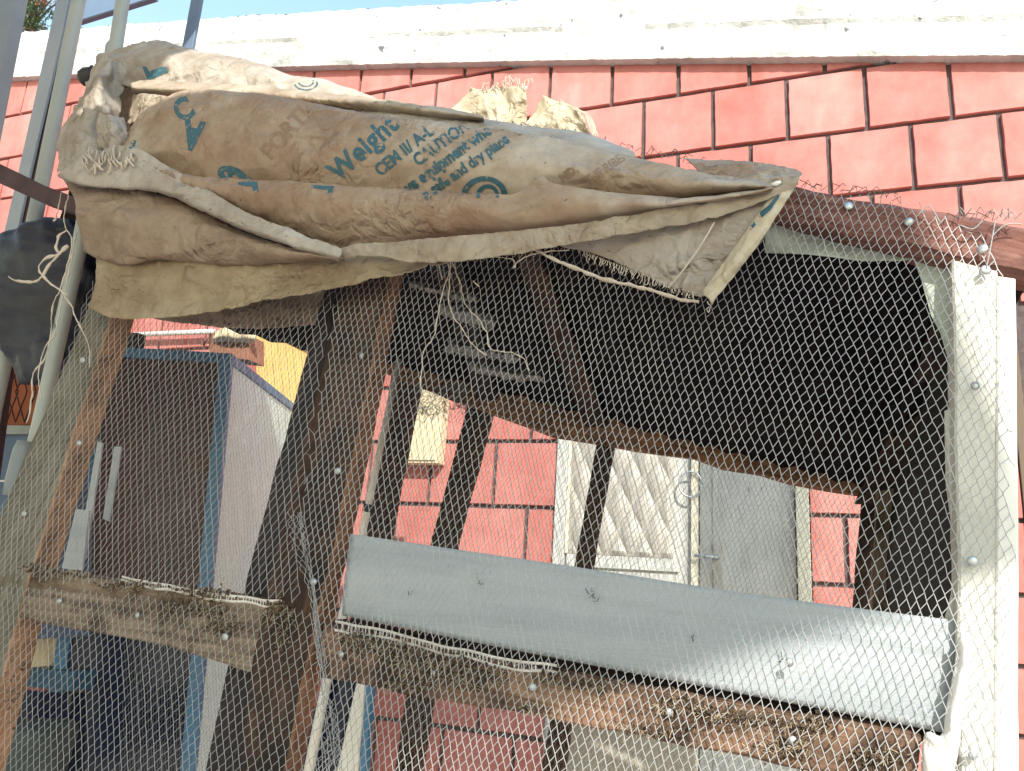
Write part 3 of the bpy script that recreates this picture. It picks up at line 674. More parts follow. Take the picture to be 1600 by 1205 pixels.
# right side cover and its translucent plastic
def quadY(name, a, b, c, d, m, n=14, amp=0.01, root=cage):
    """sheet between four (px,py,y) corners"""
    A, B, C_, D = [W(*q) for q in (a, b, c, d)]
    v = []; f = []
    for i in range(n + 1):
        for j in range(n + 1):
            p = A.lerp(B, i / n).lerp(D.lerp(C_, i / n), j / n); v.append(p + Vector((amp * fbm(p, 6, 3), 0, 0)))
    v2 = [p + Vector((0.002, 0.0, 0)) for p in v]; c0 = len(v); w = n + 1
    for i in range(n):
        for j in range(n):
            q = i * w + j; f.append((q, q + 1, q + w + 1, q + w)); f.append((c0 + q, c0 + q + w, c0 + q + w + 1, c0 + q + 1))
    return mk(name, v + v2, f, m, root, True)
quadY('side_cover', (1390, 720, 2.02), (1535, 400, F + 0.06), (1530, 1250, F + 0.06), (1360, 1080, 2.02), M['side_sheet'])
plank('side_batten', [(1368, 770), (1362, 960)], [(1398, 762), (1402, 970)], 1.9, 0.01, M['wood_rail'], cage, 8)
# pale lining under the beam and beside the right post
loft('roof_lining', [[(1195, 330, 1.14), (1300, 352, 1.13), (1420, 384, 1.14), (1500, 402, 1.14)], [(1195, 365, 1.13), (1300, 378, 1.15), (1420, 395, 1.14), (1500, 410, 1.14)], [(1195, 396, 1.15), (1290, 402, 1.13), (1360, 410, 1.15), (1440, 407, 1.13), (1500, 412, 1.14)]], M['lining'], cage, nc=60, ns=5, amp=0.006, fr=8)
def torn(pts, y, m, nm='torn_lining', t=0.0015): return poly(nm, pts, y, t, m, cage, 0.01)
torn([(1428, 408), (1492, 402), (1494, 575), (1484, 568), (1470, 520), (1455, 492), (1440, 440)], 1.135, M['lining'])
torn([(1476, 642), (1488, 636), (1500, 630), (1502, 972), (1474, 975), (1486, 930), (1491, 880), (1489, 830), (1478, 760), (1477, 700)], 1.135, M['cream_plank'])
# grey plastic board with its moulded lip
v = []; f = []; nL = 70; nWd = 16
TA, TBp = [(546, 834), (900, 886), (1200, 932), (1497, 970)], [(530, 962), (850, 1026), (1200, 1093), (1480, 1147)]
ea = resample(smooth_path([W(a, b, 1.118) for a, b in TA], 6), nL + 1); eb = resample(smooth_path([W(a, b, 1.112) for a, b in TBp], 6), nL + 1)
for i in range(nL + 1):
    for j in range(nWd + 1):
        s = j / nWd; p = ea[i].lerp(eb[i], s)
        r = -0.0035 * math.exp(-((s - 0.24) / 0.035) ** 2) + 0.006 * s - 0.003 * math.sin(max(0, (s - .24) / .76) * math.pi)
        v.append(p + Vector((0, r + 0.003 * noise.noise(p * 5), 0)))
w = nWd + 1
f = [(i * w + j, i * w + j + 1, (i + 1) * w + j + 1, (i + 1) * w + j) for i in range(nL) for j in range(nWd)]
bd = mk('plastic_board', v, f, M['pvc'], cage, True); md = bd.modifiers.new('t', 'SOLIDIFY'); md.thickness = 0.004; md.offset = -1
bd['label'] = 'pale blue grey plastic ceiling board'
mb = MB()
for (x, y) in ((925, 930), (748, 905), (752, 912), (922, 924), (930, 938), (1225, 1030), (1080, 1000), (640, 925)):
    for k in range(3):
        a = W(x + U(-5, 5), y + U(-5, 5), 1.111); mb.seg(a, a + Vector((U(-.006, .006), -0.001, U(-.009, .009))), 0.0006, 4)
mb.build('stuck_straw', M['grime'], cage, kind='stuff')
# dark strip standing in for the shaded gap between board and rail
plank('gap_shade_strip', [(520, 968), (1000, 1056), (1480, 1150)], [(520, 980), (1000, 1072), (1475, 1166)], F + 0.055, 0.05, M['wood_black'], cage, 20)
# crumpled white foil by the right post
loft('foil_wrap', [[(1496, 1000, 1.098), (1510, 990, 1.09), (1522, 1000, 1.095)], [(1492, 1040, 1.095), (1508, 1040, 1.082), (1516, 1050, 1.095)], [(1478, 1110, 1.095), (1492, 1110, 1.08), (1506, 1100, 1.095)], [(1470, 1150, 1.095), (1484, 1160, 1.078), (1500, 1150, 1.095)], [(1444, 1150, 1.09), (1480, 1180, 1.076), (1494, 1180, 1.095)], [(1440, 1240, 1.09), (1470, 1240, 1.076), (1490, 1240, 1.09)]], M['foil_white'], cage, nc=24, ns=6, amp=0.012, fr=30, fine=0.004)
# torn foil and bark caught under the roof
for k, (r0, r1, r2) in enumerate((([(644, 444), (700, 456), (748, 466)], [(642, 452), (700, 464), (746, 474)], 1.35), ([(690, 470), (740, 482), (775, 497)], [(680, 490), (730, 505), (770, 520)], 1.4), ([(700, 528), (760, 545), (815, 556)], [(690, 548), (760, 560), (800, 570)], 1.5), ([(735, 565), (790, 578), (846, 584)], [(735, 578), (785, 592), (850, 596)], 1.55))):
    loft('torn_foil', [[(a, b, r2) for a, b in r0], [(a, (b + d) / 2, r2 - 0.02) for (a, b), (c, d) in zip(r0, r1)], [(a, b, r2) for a, b in r1]], M['foil'], cage, nc=40, ns=4, amp=0.018, fr=30, fine=0.005, jag=0.006)
# hollow board edge (white skins with flutes between) along the rails
def hollow(name, pts, y, hgt, root=cage):
    mb = MB(); path = resample(smooth_path([W(a, b, y) for a, b in pts], 6), 60)
    top = []; bot = []
    for i, p in enumerate(path):
        q = 0.003 * noise.noise(p * 25); top.append(p + Vector((0, q, q))); bot.append(p + Vector((0, 0.001, -hgt + q * 2 + 0.004 * noise.noise(p * 14))))
    mb.tube(top, 0.0011, 4, 3); mb.tube(bot, 0.0011, 4, 3)
    for i in range(2, 58):
        if R() < 0.75: mb.seg(top[i], bot[i] + Vector((U(-.002, .002), 0, 0)), 0.0008, 4)
    return mb.build(name, M['foil_white'], root)
hollow('fluted_sheet_edge', [(524, 972), (600, 986), (700, 1012), (790, 1030), (870, 1042)], F - 0.001, 0.0115)
hollow('fluted_sheet_edge', [(190, 903), (260, 915), (340, 929), (440, 940)], F - 0.001, 0.009)

# nails with washers
def nail_mesh():
    mb = MB(); n = 12; rings = [(0.0, 0.0062, 0.0), (0.0, 0.0062, -0.001), (0.0, 0.0045, -0.0022), (0.0, 0.002, -0.0030)]
    v = []
    for _, r, y in rings: v += [Vector((r * math.cos(2 * math.pi * k / n), y, r * math.sin(2 * math.pi * k / n))) for k in range(n)]
    f = [(r * n + k, r * n + (k + 1) % n, (r + 1) * n + (k + 1) % n, (r + 1) * n + k) for r in range(3) for k in range(n)] + [tuple(3 * n + k for k in range(n))]
    me = bpy.data.meshes.new('nail'); me.from_pydata(v, [], f); me.materials.append(M['nail'])
    for p in me.polygons: p.use_smooth = True
    return me
NM = nail_mesh()
for (x, y) in ((565, 556), (528, 736), (490, 909), (533, 1023), (679, 1051), (833, 1074), (1046, 1113), (1238, 1157), (1233, 1035), (1326, 322), (1420, 347), (1535, 389), (1540, 422), (1524, 603), (1520, 877),
               (129, 563), (124, 692), (38, 803), (93, 939), (215, 961), (352, 995), (1520, 1180)):
    o = bpy.data.objects.new('nail', NM); COL.objects.link(o); o.location = W(x, y, F - 0.004 - (0.006 if 1500 < x else 0)); s = U(0.85, 1.15); o.scale = (s, 1, s)
    o.rotation_euler = (U(-.25, .25), U(0, 6), U(-.25, .25)); fin(o, cage)

# ------------------------------------------------------------------ wire mesh
def inside(p, poly_):
    x, y = p; c = False; n = len(poly_); j = n - 1
    for i in range(n):
        xi, yi = poly_[i]; xj, yj = poly_[j]
        if (yi > y) != (yj > y) and x < (xj - xi) * (y - yi) / (yj - yi) + xi: c = not c
        j = i
    return c
def hexmesh(name, y, ref, du, dv, region, r, m, bulge, seed, tw=0.16, jit=0.0009, ragged=0.0):
    """twisted hexagonal wire netting hung on the plane y; du, dv: cell vectors in photo pixels at ref, turned into metres"""
    O = W(ref[0], ref[1], F); Uv = W(ref[0] + du[0], ref[1] + du[1], F) - O; Vv = W(ref[0] + dv[0], ref[1] + dv[1], F) - O
    if y != F: O = W(ref[0], ref[1], y)
    S = Vector((seed, 0, 0)); mb = MB(); nodes = {}
    lo = [min(q[k] for q in region) for k in (0, 1)]; hi = [max(q[k] for q in region) for k in (0, 1)]
    det = Uv.x * Vv.z - Uv.z * Vv.x
    cs = [W(a, b, y) - O for a in (lo[0], hi[0]) for b in (lo[1], hi[1])]
    ii = [(c.x * Vv.z - c.z * Vv.x) / det for c in cs]; jj = [(Uv.x * c.z - Uv.z * c.x) / det for c in cs]
    for i in range(int(min(ii)) - 1, int(max(ii)) + 2):
        for j in range(int(min(jj)) - 1, int(max(jj)) + 2):
            p = O + Uv * i + Vv * j
            q = noise.noise_vector(p * 3.2 + S); q2 = noise.noise_vector(p * 17 + S)
            p2 = p + Vector((q.x * 0.006, 0, q.z * 0.006)) + Vector((q2.x, 0, q2.z)) * 0.0016 + Vector((U(-jit, jit), 0, U(-jit, jit)))
            p2.y = y + bulge * (q.y) - abs(bulge) * 0.5 + q2.y * 0.001
            if inside(P(p2), region): nodes[(i, j)] = p2
    tv = Vv.normalized() * (Vv.length * tw / 2); tv = tv * 0.7 + Vector((0, 0, -tv.length * 0.4))
    for (i, j), p in nodes.items():
        mb.seg(p - tv, p + tv, r * 1.35, 4)
        for (k, ax) in (((i, j + 1), 0), ((i - 1, j + 1), 1)):
            if k in nodes and R() > 0.002: mb.seg(p + tv, nodes[k] - tv, r * (1.0 if ax == 0 else 0.92), 3)
            elif ragged and R() < ragged:
                d = (Vv if ax == 0 else Vv - Uv); mb.seg(p + tv, p + tv + d * U(.3, .9) + Vector((U(-.004, .004), U(-.008, 0), U(-.004, .004))), r, 3)
        if ragged and (i, j - 1) not in nodes and R() < ragged:
            mb.seg(p - tv, p - tv - Vv * U(.3, .8) + Vector((U(-.006, .006), U(-.01, .0), U(-.003, .004))), r, 3)
    return mb.build(name, m, cage, kind='stuff')
top_r = [(480, 330), (900, 330), (1100, 300), (1220, 290), (1330, 300), (1420, 318), (1500, 345), (1545, 372)]
hexmesh('wire_mesh', F - 0.006, (1320, 620), (14.7, 1.4), (5.0, 13.9), top_r + [(1578, 440), (1584, 560), (1578, 700), (1590, 900), (1570, 1240), (480, 1240), (505, 1100), (492, 960), (466, 820), (505, 600), (530, 400)], 0.00059, M['wire'], 0.010, 3, ragged=0.5)
hexmesh('wire_mesh', F - 0.009, (320, 760), (10.5, -3.0), (0.6, 11.0), [(140, 440), (525, 440), (500, 600), (475, 760), (468, 945), (-60, 900), (60, 680)], 0.00050, M['wire'], 0.006, 11)
hexmesh('wire_mesh', F - 0.008, (180, 1140), (10.2, 3.6), (0.9, 14.0), [(-80, 903), (482, 950), (500, 960), (520, 1100), (530, 1240), (-80, 1240)], 0.00050, M['wire'], 0.006, 19)
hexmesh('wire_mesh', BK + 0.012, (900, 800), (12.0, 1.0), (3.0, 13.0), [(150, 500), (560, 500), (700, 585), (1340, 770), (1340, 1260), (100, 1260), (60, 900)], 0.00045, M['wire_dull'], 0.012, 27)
# roof netting edge standing up behind the sacks
mb = MB()
def stray(x0, y0, x1, y1, yy, cnt, ln):
    for k in range(cnt):
        t = k / cnt; p = W(lerp(x0, x1, t) + U(-3, 3), lerp(y0, y1, t) + U(-2, 4), yy + U(-.02, .02))
        a = p; L_ = []
        for s in range(2):
            b = a + Vector(((0.011 if (k + s) % 2 else 0.004) + U(-.003, .003), U(-.008, .008), (U(.5, 1.1) if s == 0 else U(-1.1, -.3)) * ln)); mb.seg(a, b, 0.0007, 3); a = b
stray(705, 186, 800, 205, 1.18, 16, 0.012)
stray(800, 200, 930, 226, 1.2, 22, 0.016); stray(930, 226, 1100, 258, 1.2, 20, 0.014); stray(1100, 262, 1210, 272, 1.2, 14, 0.012); stray(1240, 288, 1400, 312, 1.12, 18, 0.010); stray(1480, 345, 1590, 340, 1.09, 16, 0.016)
mb.build('wire_ends', M['wire_dull'], cage, kind='stuff')
# crushed fold of netting where the two lengths meet, and bent tangle at the back
mb = MB()
fold = resample(smooth_path([W(a, b, F - 0.012) for a, b in ((464, 800), (472, 860), (488, 920), (497, 1000), (508, 1080), (522, 1160), (528, 1240))], 6), 90)
for s_ in range(7):
    a = None; off = (s_ - 3) * 0.0042
    for k in range(90):
        w_ = 0.55 + 0.45 * math.sin(k * 0.09 + 1)
        p = fold[k] + Vector((off * w_ + (0.0030 if (k // 2 + s_) % 2 else -0.0030) * w_ + U(-.0008, .0008), -0.004 * math.cos(s_ * 1.1) + U(-.002, .002), U(-.001, .001)))
        if a is not None: mb.seg(a, p, 0.00045, 3)
        a = p
mb.build('netting_fold', M['wire'], cage, kind='stuff')
mb = MB()
for k in range(260):
    c = W(U(648, 735), U(596, 650), BK - 0.02); a = c
    for s in range(3):
        b = a + Vector((U(-.02, .02), U(-.01, .01), U(-.02, .02))); mb.seg(a, b, 0.0006, 3); a = b
mb.build('netting_tangle', M['wire_dull'], cage, kind='stuff')
# loose twisted wire ends near the beam's right end
for pts in ([(1555, 345), (1548, 385), (1541, 420)], [(1548, 372), (1570, 352), (1596, 350)], [(1440, 335), (1452, 322), (1470, 350)], [(1500, 352), (1520, 358), (1535, 345)]):
    mb = MB(); mb.tube(smooth_path([W(a, b, F - 0.014) for a, b in pts], 5), 0.0009, 5); mb.build('loose_wire', M['wire'], cage, True)

# ------------------------------------------------------------------ droppings and straw caught on the rails
def debris(paths, cnt, y, label):
    root = thing('straw_litter', label, 'litter', W(paths[0][0][0], paths[0][0][1], y))
    mb = MB(); mg = MB()
    for k in range(cnt):
        pa = random.choice(paths); (x0, y0, w_, h_) = random.choice(pa)
        px = random.gauss(x0, w_ * 0.45); py = random.gauss(y0, h_ * 0.42)
        p = W(px, py, y - abs(random.gauss(0, .005)))
        d = Vector((U(-1, 1), U(-.6, .3), U(-1.2, .6))).normalized() * U(.002, .011)
        if R() < 0.6: mb.seg(p, p + d, U(.00025, .0006), 3)
        else:
            s = U(.0007, .0024); mg.box(p, Vector((s, U(-s, s) * .5, U(-s, s) * .6)), Vector((0, s * .6, U(-s, s) * .3)), Vector((U(-s, s) * .4, 0, s * U(.4, 1))))
    mb.build('straw', M['straw'], root, kind='stuff'); mg.build('droppings', M['grime'], root, kind='stuff')
debris([[(590, 1012, 60, 16), (640, 1030, 50, 22), (690, 1045, 60, 26), (740, 1058, 60, 20), (640, 1070, 40, 8), (560, 1000, 30, 10)]], 2600, F - 0.001, 'dark clotted straw litter hanging over the brown rail under the grey board')
debris([[(860, 1060, 50, 14), (930, 1072, 50, 14), (1060, 1100, 50, 22), (1120, 1115, 40, 16), (1010, 1140, 60, 14), (830, 1108, 30, 8)], [(1150, 1120, 60, 18), (1260, 1130, 60, 18), (1230, 1170, 60, 20), (1370, 1180, 50, 14)]], 1700, F - 0.001, 'loose thin straw scraps along the right half of the long lower rail')
debris([[(310, 925, 50, 14), (270, 950, 35, 18), (330, 950, 40, 18), (350, 980, 40, 14), (430, 955, 20, 18), (200, 915, 60, 8), (110, 895, 50, 6), (60, 890, 30, 6)]], 1700, F - 0.002, 'brown straw litter matted over the left grey rail')
debris([[(440, 1000, 20, 30), (450, 960, 14, 20), (20, 1090, 14, 60), (60, 890, 20, 12)]], 260, F - 0.002, 'few straw scraps stuck to the foot of the posts beside the netting fold')

# ------------------------------------------------------------------ cement sacks
# the big printed sack
sk1 = thing('cement_sack', 'brown cement sack printed with blue Weight and CAUTION lettering, draped over the cage roof', 'sack', W(700, 380, 1.1))
topA = [(190, 232), (215, 190), (250, 162), (290, 145), (345, 143), (400, 149), (500, 166), (600, 184), (700, 197), (800, 210), (900, 226), (1000, 249), (1100, 273), (1206, 291)]
def shift(L_, dx, dy): return [(a + dx, b + dy) for a, b in L_]
def zz(L_, y): return [(a, b, y if not callable(y) else y(a)) for a, b in L_]
midA1 = [(190, 236), (225, 205), (260, 186), (300, 175), (350, 173), (400, 178), (500, 192), (600, 208), (700, 218), (800, 232), (900, 246), (1000, 264), (1100, 281), (1206, 292)]
midA2 = [(192, 240), (235, 238), (270, 232), (310, 230), (350, 230), (400, 232), (500, 244), (600, 254), (700, 262), (800, 266), (900, 272), (1000, 284), (1100, 294), (1206, 295)]
botA = [(194, 244), (230, 262), (265, 278), (310, 292), (350, 296), (400, 298), (500, 305), (600, 310), (700, 316), (800, 318), (900, 310), (1000, 314), (1100, 312), (1206, 298)]
A_ = loft('printed_face', [zz(shift(topA, 4, 6), 1.30), zz(shift(topA, 0, 2), 1.12), zz(topA, 1.06), zz(midA1, 1.035), zz(midA2, 1.022), zz(botA, 1.05)], M['sack'], sk1, 230, 9, amp=0.006, fr=6, seed=1)
rdg = [(205, 240), (262, 268), (320, 281), (380, 283), (440, 287), (500, 291), (650, 301), (740, 307), (800, 308), (830, 292), (849, 281), (866, 291), (950, 303), (1032, 310), (1074, 311), (1142, 304), (1206, 294)]
l1 = [(208, 243), (265, 276), (320, 296), (380, 302), (440, 308), (500, 314), (650, 324), (740, 330), (800, 332), (830, 326), (849, 318), (866, 318), (950, 322), (1032, 322), (1074, 318), (1142, 309), (1207, 296)]
l2 = [(212, 246), (275, 288), (325, 312), (380, 330), (440, 344), (500, 356), (640, 358), (740, 358), (800, 356), (830, 354), (849, 350), (866, 348), (950, 340), (1032, 328), (1074, 321), (1142, 311), (1207, 297)]
bB = [(215, 250), (285, 300), (335, 330), (390, 345), (440, 366), (535, 394), (640, 384), (740, 376), (800, 372), (830, 368), (849, 364), (866, 360), (950, 349), (1032, 334), (1074, 326), (1142, 314), (1207, 299)]
B_ = loft('rolled_fold', [zz(shift(rdg, 2, -3), 1.07), zz(shift(rdg, 0, -1), 1.03), zz(rdg, 1.012), zz(l1, 1.004), zz(l2, 1.026), zz(bB, 1.062)], M['sack'], sk1, 230, 8, amp=0.005, fr=7, seed=2)
dT = [(531, 389), (560, 382), (620, 378), (740, 369), (860, 356), (977, 339), (1087, 319), (1160, 304), (1210, 292), (1250, 274)]
dB = [(531, 403), (565, 400), (600, 402), (640, 410), (700, 411), (800, 398), (860, 388), (977, 368), (1087, 348), (1140, 334), (1203, 311), (1247, 290)]
dM = [(531, 396), (562, 392), (610, 391), (690, 392), (830, 377), (977, 354), (1087, 334), (1150, 319), (1206, 302), (1248, 282)]
D_ = loft('hem_band', [zz(dT, 1.018), zz(dM, 1.016), zz(dB, 1.019)], M['sack_hem'], sk1, 200, 6, amp=0.0045, fr=12, seed=3, jag=0.001)
# torn corner hanging at the right
L_ = loft('torn_corner', [[(850, 372, 1.05), (960, 350, 1.045), (1080, 328, 1.04), (1208, 300, 1.035)], [(870, 384, 1.055), (965, 378, 1.045), (1070, 365, 1.035), (1192, 325, 1.03)],
      [(890, 391, 1.06), (972, 398, 1.05), (1065, 400, 1.032), (1160, 372, 1.03)], [(915, 393, 1.06), (985, 415, 1.052), (1072, 432, 1.035), (1130, 418, 1.032)], [(940, 395, 1.06), (1000, 428, 1.05), (1062, 455, 1.035), (1104, 462, 1.03)]], M['sack_grey'], sk1, 130, 10, amp=0.004, fr=12, seed=4, jag=0.0035)
M_ = loft('turned_edge', [[(1212, 302, 1.028), (1232, 290, 1.02), (1253, 275, 1.03)], [(1190, 328, 1.022), (1212, 318, 1.015), (1238, 300, 1.025)], [(1160, 370, 1.02), (1185, 365, 1.012), (1213, 340, 1.02)], [(1125, 420, 1.02), (1150, 412, 1.01), (1180, 390, 1.02)], [(1102, 450, 1.02), (1120, 448, 1.012), (1140, 440, 1.02)], [(1101, 464, 1.02), (1108, 470, 1.014), (1113, 478, 1.02)]], M['sack_cream'], sk1, 24, 14, amp=0.003, fr=20, seed=5)
N_ = loft('back_flap', [[(1070, 250, 1.32), (1170, 257, 1.32), (1240, 266, 1.30)], [(1075, 252, 1.16), (1170, 258, 1.14), (1252, 272, 1.09)], [(1090, 268, 1.12), (1170, 275, 1.09), (1252, 275, 1.05)], [(1100, 286, 1.10), (1190, 294, 1.07), (1250, 280, 1.04)]], M['sack'], sk1, 60, 8, amp=0.006, fr=12, seed=6)
# rim of the sheet just behind the printed face
O_ = loft('back_rim', [zz([(560, 172), (700, 184), (840, 202), (895, 207), (936, 218), (990, 240)], 1.3), zz([(560, 170), (700, 182), (840, 201), (895, 207), (936, 218), (990, 238)], 1.15), zz([(560, 190), (700, 204), (840, 220), (895, 228), (936, 238), (995, 252)], 1.10)], M['sack_grey'], sk1, 90, 6, amp=0.004, fr=12, seed=7)
# seam thread and frayed threads of the torn corner
mb = MB()
mb.tube([p for p in smooth_path([W(1116, 348, 1.022), W(1092, 388, 1.018), W(1066, 424, 1.022), W(1044, 450, 1.03)], 6)], 0.0012, 5)
for k in range(70):
    t = k / 70; x = lerp(905, 1090, t); y = 392 + (t ** 0.9) * 70
    a = W(x, y - 4, 1.05 - 0.02 * t); b = a + Vector((U(-.004, .003), U(-.006, .002), -U(.004, .013))); c = b + Vector((U(-.004, .004), 0, U(-.006, .002)))
    mb.tube([a, b, c], 0.0006, 4)
mb.build('frayed_threads', M['twine'], sk1, kind='stuff')
mb = MB(); c0 = W(1213, 287, 1.012); mb.tube([c0 + Vector((-0.006, 0, -0.001)), c0, c0 + Vector((0.006, 0, 0.002))], [0.002, 0.0038, 0.002], 8); mb.build('nail_head', M['white_plastic'], sk1, True)

# the upper sack at the back left
sk2 = thing('cement_sack', 'dusty grey cement sack bunched over the upper left corner of the cage roof', 'sack', W(330, 150, 1.15))
hT = [(160, 87), (198, 80), (225, 72), (255, 70), (289, 78), (339, 88), (389, 98), (457, 120), (500, 127), (540, 139), (590, 157)]
hM = [(165, 105), (198, 100), (228, 96), (262, 92), (300, 98), (345, 107), (395, 115), (455, 130), (500, 137), (540, 147), (592, 160)]
hB = [(180, 135), (205, 138), (230, 140), (262, 140), (300, 142), (345, 144), (395, 148), (455, 152), (500, 156), (545, 160), (600, 166)]
H_ = loft('back_fold', [zz(shift(hT, 6, 8), 1.45), zz(shift(hT, 0, 1), 1.26), zz(hT, 1.20), zz(hM, 1.16), zz(hB, 1.15)], M['sack_grey'], sk2, 130, 9, amp=0.010, fr=8, seed=8)
iT = [(206, 130), (240, 127), (290, 129), (389, 135), (460, 141), (540, 150), (600, 157), (660, 166), (720, 176), (757, 184)]
iM = [(206, 137), (240, 139), (290, 141), (389, 146), (460, 151), (540, 159), (600, 165), (660, 173), (720, 181), (757, 187)]
iB = [(206, 143), (240, 149), (290, 152), (389, 158), (460, 164), (540, 172), (600, 178), (660, 184), (720, 189), (757, 191)]
I_ = loft('rolled_edge', [zz(iT, 1.13), zz(iM, 1.11), zz(iB, 1.13), zz(shift(iB, 0, 8), 1.16)], M['sack_hem'], sk2, 130, 6, amp=0.004, fr=9, seed=9)
J_ = loft('side_folds', [[(158, 86, 1.14), (172, 92, 1.10), (186, 100, 1.13), (205, 110, 1.16)], [(142, 120, 1.12), (160, 128, 1.07), (178, 135, 1.12), (196, 140, 1.15)], [(124, 162, 1.10), (148, 168, 1.05), (172, 172, 1.09), (190, 175, 1.13)],
      [(103, 203, 1.09), (130, 205, 1.045), (160, 205, 1.075), (190, 212, 1.12)], [(94, 240, 1.08), (125, 242, 1.04), (160, 240, 1.06), (196, 240, 1.10)], [(92, 272, 1.08), (125, 268, 1.04), (160, 262, 1.06), (198, 258, 1.10)]], M['sack_grey'], sk2, 70, 10, amp=0.014, fr=13, fine=0.003, seed=10)
K_ = loft('inner_fold', [[(208, 148, 1.13), (235, 148, 1.10), (262, 152, 1.10)], [(206, 170, 1.14), (228, 170, 1.09), (250, 175, 1.10)], [(200, 196, 1.14), (215, 192, 1.10), (232, 190, 1.11)]], M['sack_hem'], sk2, 30, 6, amp=0.003, fr=9, seed=11)
poly('hollow_shade', [(180, 130), (215, 130), (212, 160), (205, 215), (188, 240), (180, 200)], 1.17, 0.004, M['sack_dark'], sk2)  # darker brown sheet stands in for the shade inside the hollow
mb = MB()
for k in range(34):
    x = U(128, 205); y = U(236, 258) + (x - 160) * -0.05
    pts = [W(x + U(-5, 5), y - U(0, 14), 1.02 + U(0, .01)), W(x + U(-3, 3), y, 0.99), W(x + U(-6, 10), y + U(6, 16), 0.992 + U(0, .004))]
    mb.tube(smooth_path(pts, 5), U(.0009, .0022), 6)
mb.build('knotted_strands', M['twine'], sk2, True, kind='stuff')
loft('bunched_weave', [[(160, 180, 1.05), (176, 182, 1.03), (194, 184, 1.06)], [(154, 205, 1.045), (175, 207, 1.022), (200, 210, 1.05)], [(157, 232, 1.05), (175, 236, 1.03), (200, 236, 1.06)]], M['sack_grey'], sk2, 30, 8, amp=0.010, fr=24, fine=0.003, seed=12)

# the dark sack that hangs down at the left
sk3 = thing('cement_sack', 'soiled brown sack hanging in loose folds below the printed one, over the left post', 'sack', W(330, 480, 1.1))
cT = [(120, 250), (160, 237), (209, 231), (259, 258), (325, 297), (380, 330), (440, 354), (452, 356), (475, 368), (536, 391)]
cM = [(106, 262), (150, 255), (205, 255), (258, 275), (318, 306), (380, 338), (438, 362), (452, 366), (475, 376), (534, 397)]
cB = [(93, 272), (136, 287), (201, 291), (262, 300), (310, 322), (375, 352), (430, 372), (450, 378), (473, 388), (532, 404)]
C_ = loft('pale_flap', [zz(cT, 1.006), zz(cM, 1.002), zz(cB, 1.001), zz(shift(cB, 0, 6), 1.02)], M['sack_grey'], sk3, 150, 6, amp=0.005, fr=12, fine=0.002, seed=13)
e1 = [(96, 276), (136, 292), (201, 298), (262, 308), (310, 330), (375, 360), (430, 380), (473, 392), (536, 402)]
e2 = [(118, 310), (150, 322), (205, 330), (262, 340), (310, 350), (375, 372), (430, 386), (473, 396), (536, 403)]
e3 = [(124, 350), (155, 362), (205, 370), (262, 372), (310, 380), (375, 390), (430, 397), (473, 402), (536, 404)]
e4 = [(130, 386), (160, 402), (205, 410), (255, 402), (310, 408), (375, 413), (430, 412), (473, 409), (537, 405)]
E_ = loft('hanging_fold', [zz(e1, 1.045), zz(e2, 1.010), zz(e3, 1.012), zz(e4, 1.035), zz(shift(e4, 0, 6), 1.06)], M['sack_dark'], sk3, 150, 8, amp=0.010, fr=8, fine=0.002, seed=14)
f1 = [(150, 392), (205, 400), (262, 396), (330, 400), (400, 402), (470, 402), (540, 398), (620, 400), (700, 406)]
f2 = [(150, 425), (205, 432), (262, 434), (330, 432), (400, 430), (470, 424), (540, 414), (620, 408), (700, 408)]
f3 = [(146, 455), (205, 468), (262, 470), (330, 462), (400, 452), (470, 442), (540, 428), (620, 418), (700, 410)]
f4 = [(138, 480), (180, 497), (250, 496), (330, 489), (400, 476), (470, 462), (540, 446), (620, 429), (700, 411)]
F_ = loft('lower_drape', [zz(f1, 1.055), zz(f2, 1.045), zz(f3, 1.050), zz(f4, 1.042)], M['sack_olive'], sk3, 150, 9, amp=0.010, fr=6, fine=0.0015, seed=15, jag=0.0015)
G_ = loft('inner_drape', [[(200, 470, 1.16), (320, 470, 1.16), (420, 455, 1.17), (530, 430, 1.18)], [(215, 492, 1.16), (320, 492, 1.155), (420, 490, 1.165), (522, 470, 1.17)], [(225, 495, 1.16), (320, 511, 1.16), (410, 516, 1.17), (505, 508, 1.17)]], M['sack_dark'], sk3, 90, 6, amp=0.006, fr=9, seed=16)
# two frayed scraps standing on the roof
def scrap(label, outline, y, fr_pts, seed):
    t = thing('sack_scrap', label, 'sack scrap', W(outline[0][0][0], outline[0][0][1], y))
    rows = [[(a, b, y + 0.01 * ((i + j) % 2)) for j, (a, b) in enumerate(r)] for i, r in enumerate(outline)]
    loft('cloth', rows, M['sack_cream'], t, 40, 7, amp=0.010, fr=22, fine=0.002, seed=seed)
    mb = MB()
    for (x, y0, n, ln) in fr_pts:
        for k in range(n):
            a = W(x + U(-14, 14), y0 + U(-2, 5), y); b = a + Vector((U(-.006, .01), U(-.01, .01), U(.3, 1) * ln)); c = b + Vector((U(.0, .012), 0, U(-.7, .4) * ln)); mb.tube(smooth_path([a, b, c], 3), 0.0009, 4)
    mb.build('fringe', M['twine'], t, kind='stuff')
scrap('cream sack scrap with a frayed top standing on the roof, nearer the printed sack', [[(736, 140), (765, 142), (800, 136), (822, 140)], [(722, 158), (760, 162), (790, 165), (824, 168)], [(702, 174), (750, 190), (790, 200), (822, 204)]], 1.30, [(760, 140, 12, .016), (790, 136, 14, .022), (812, 138, 12, .024), (735, 150, 5, .01)], 21)
scrap('smaller rumpled cream scrap to the right on the roof, with trailing threads', [[(850, 152), (872, 158), (895, 168), (912, 182)], [(838, 172), (866, 180), (893, 190), (918, 200)], [(818, 196), (860, 208), (895, 216), (926, 220)]], 1.30, [(870, 160, 4, .006)], 22)
mb = MB()
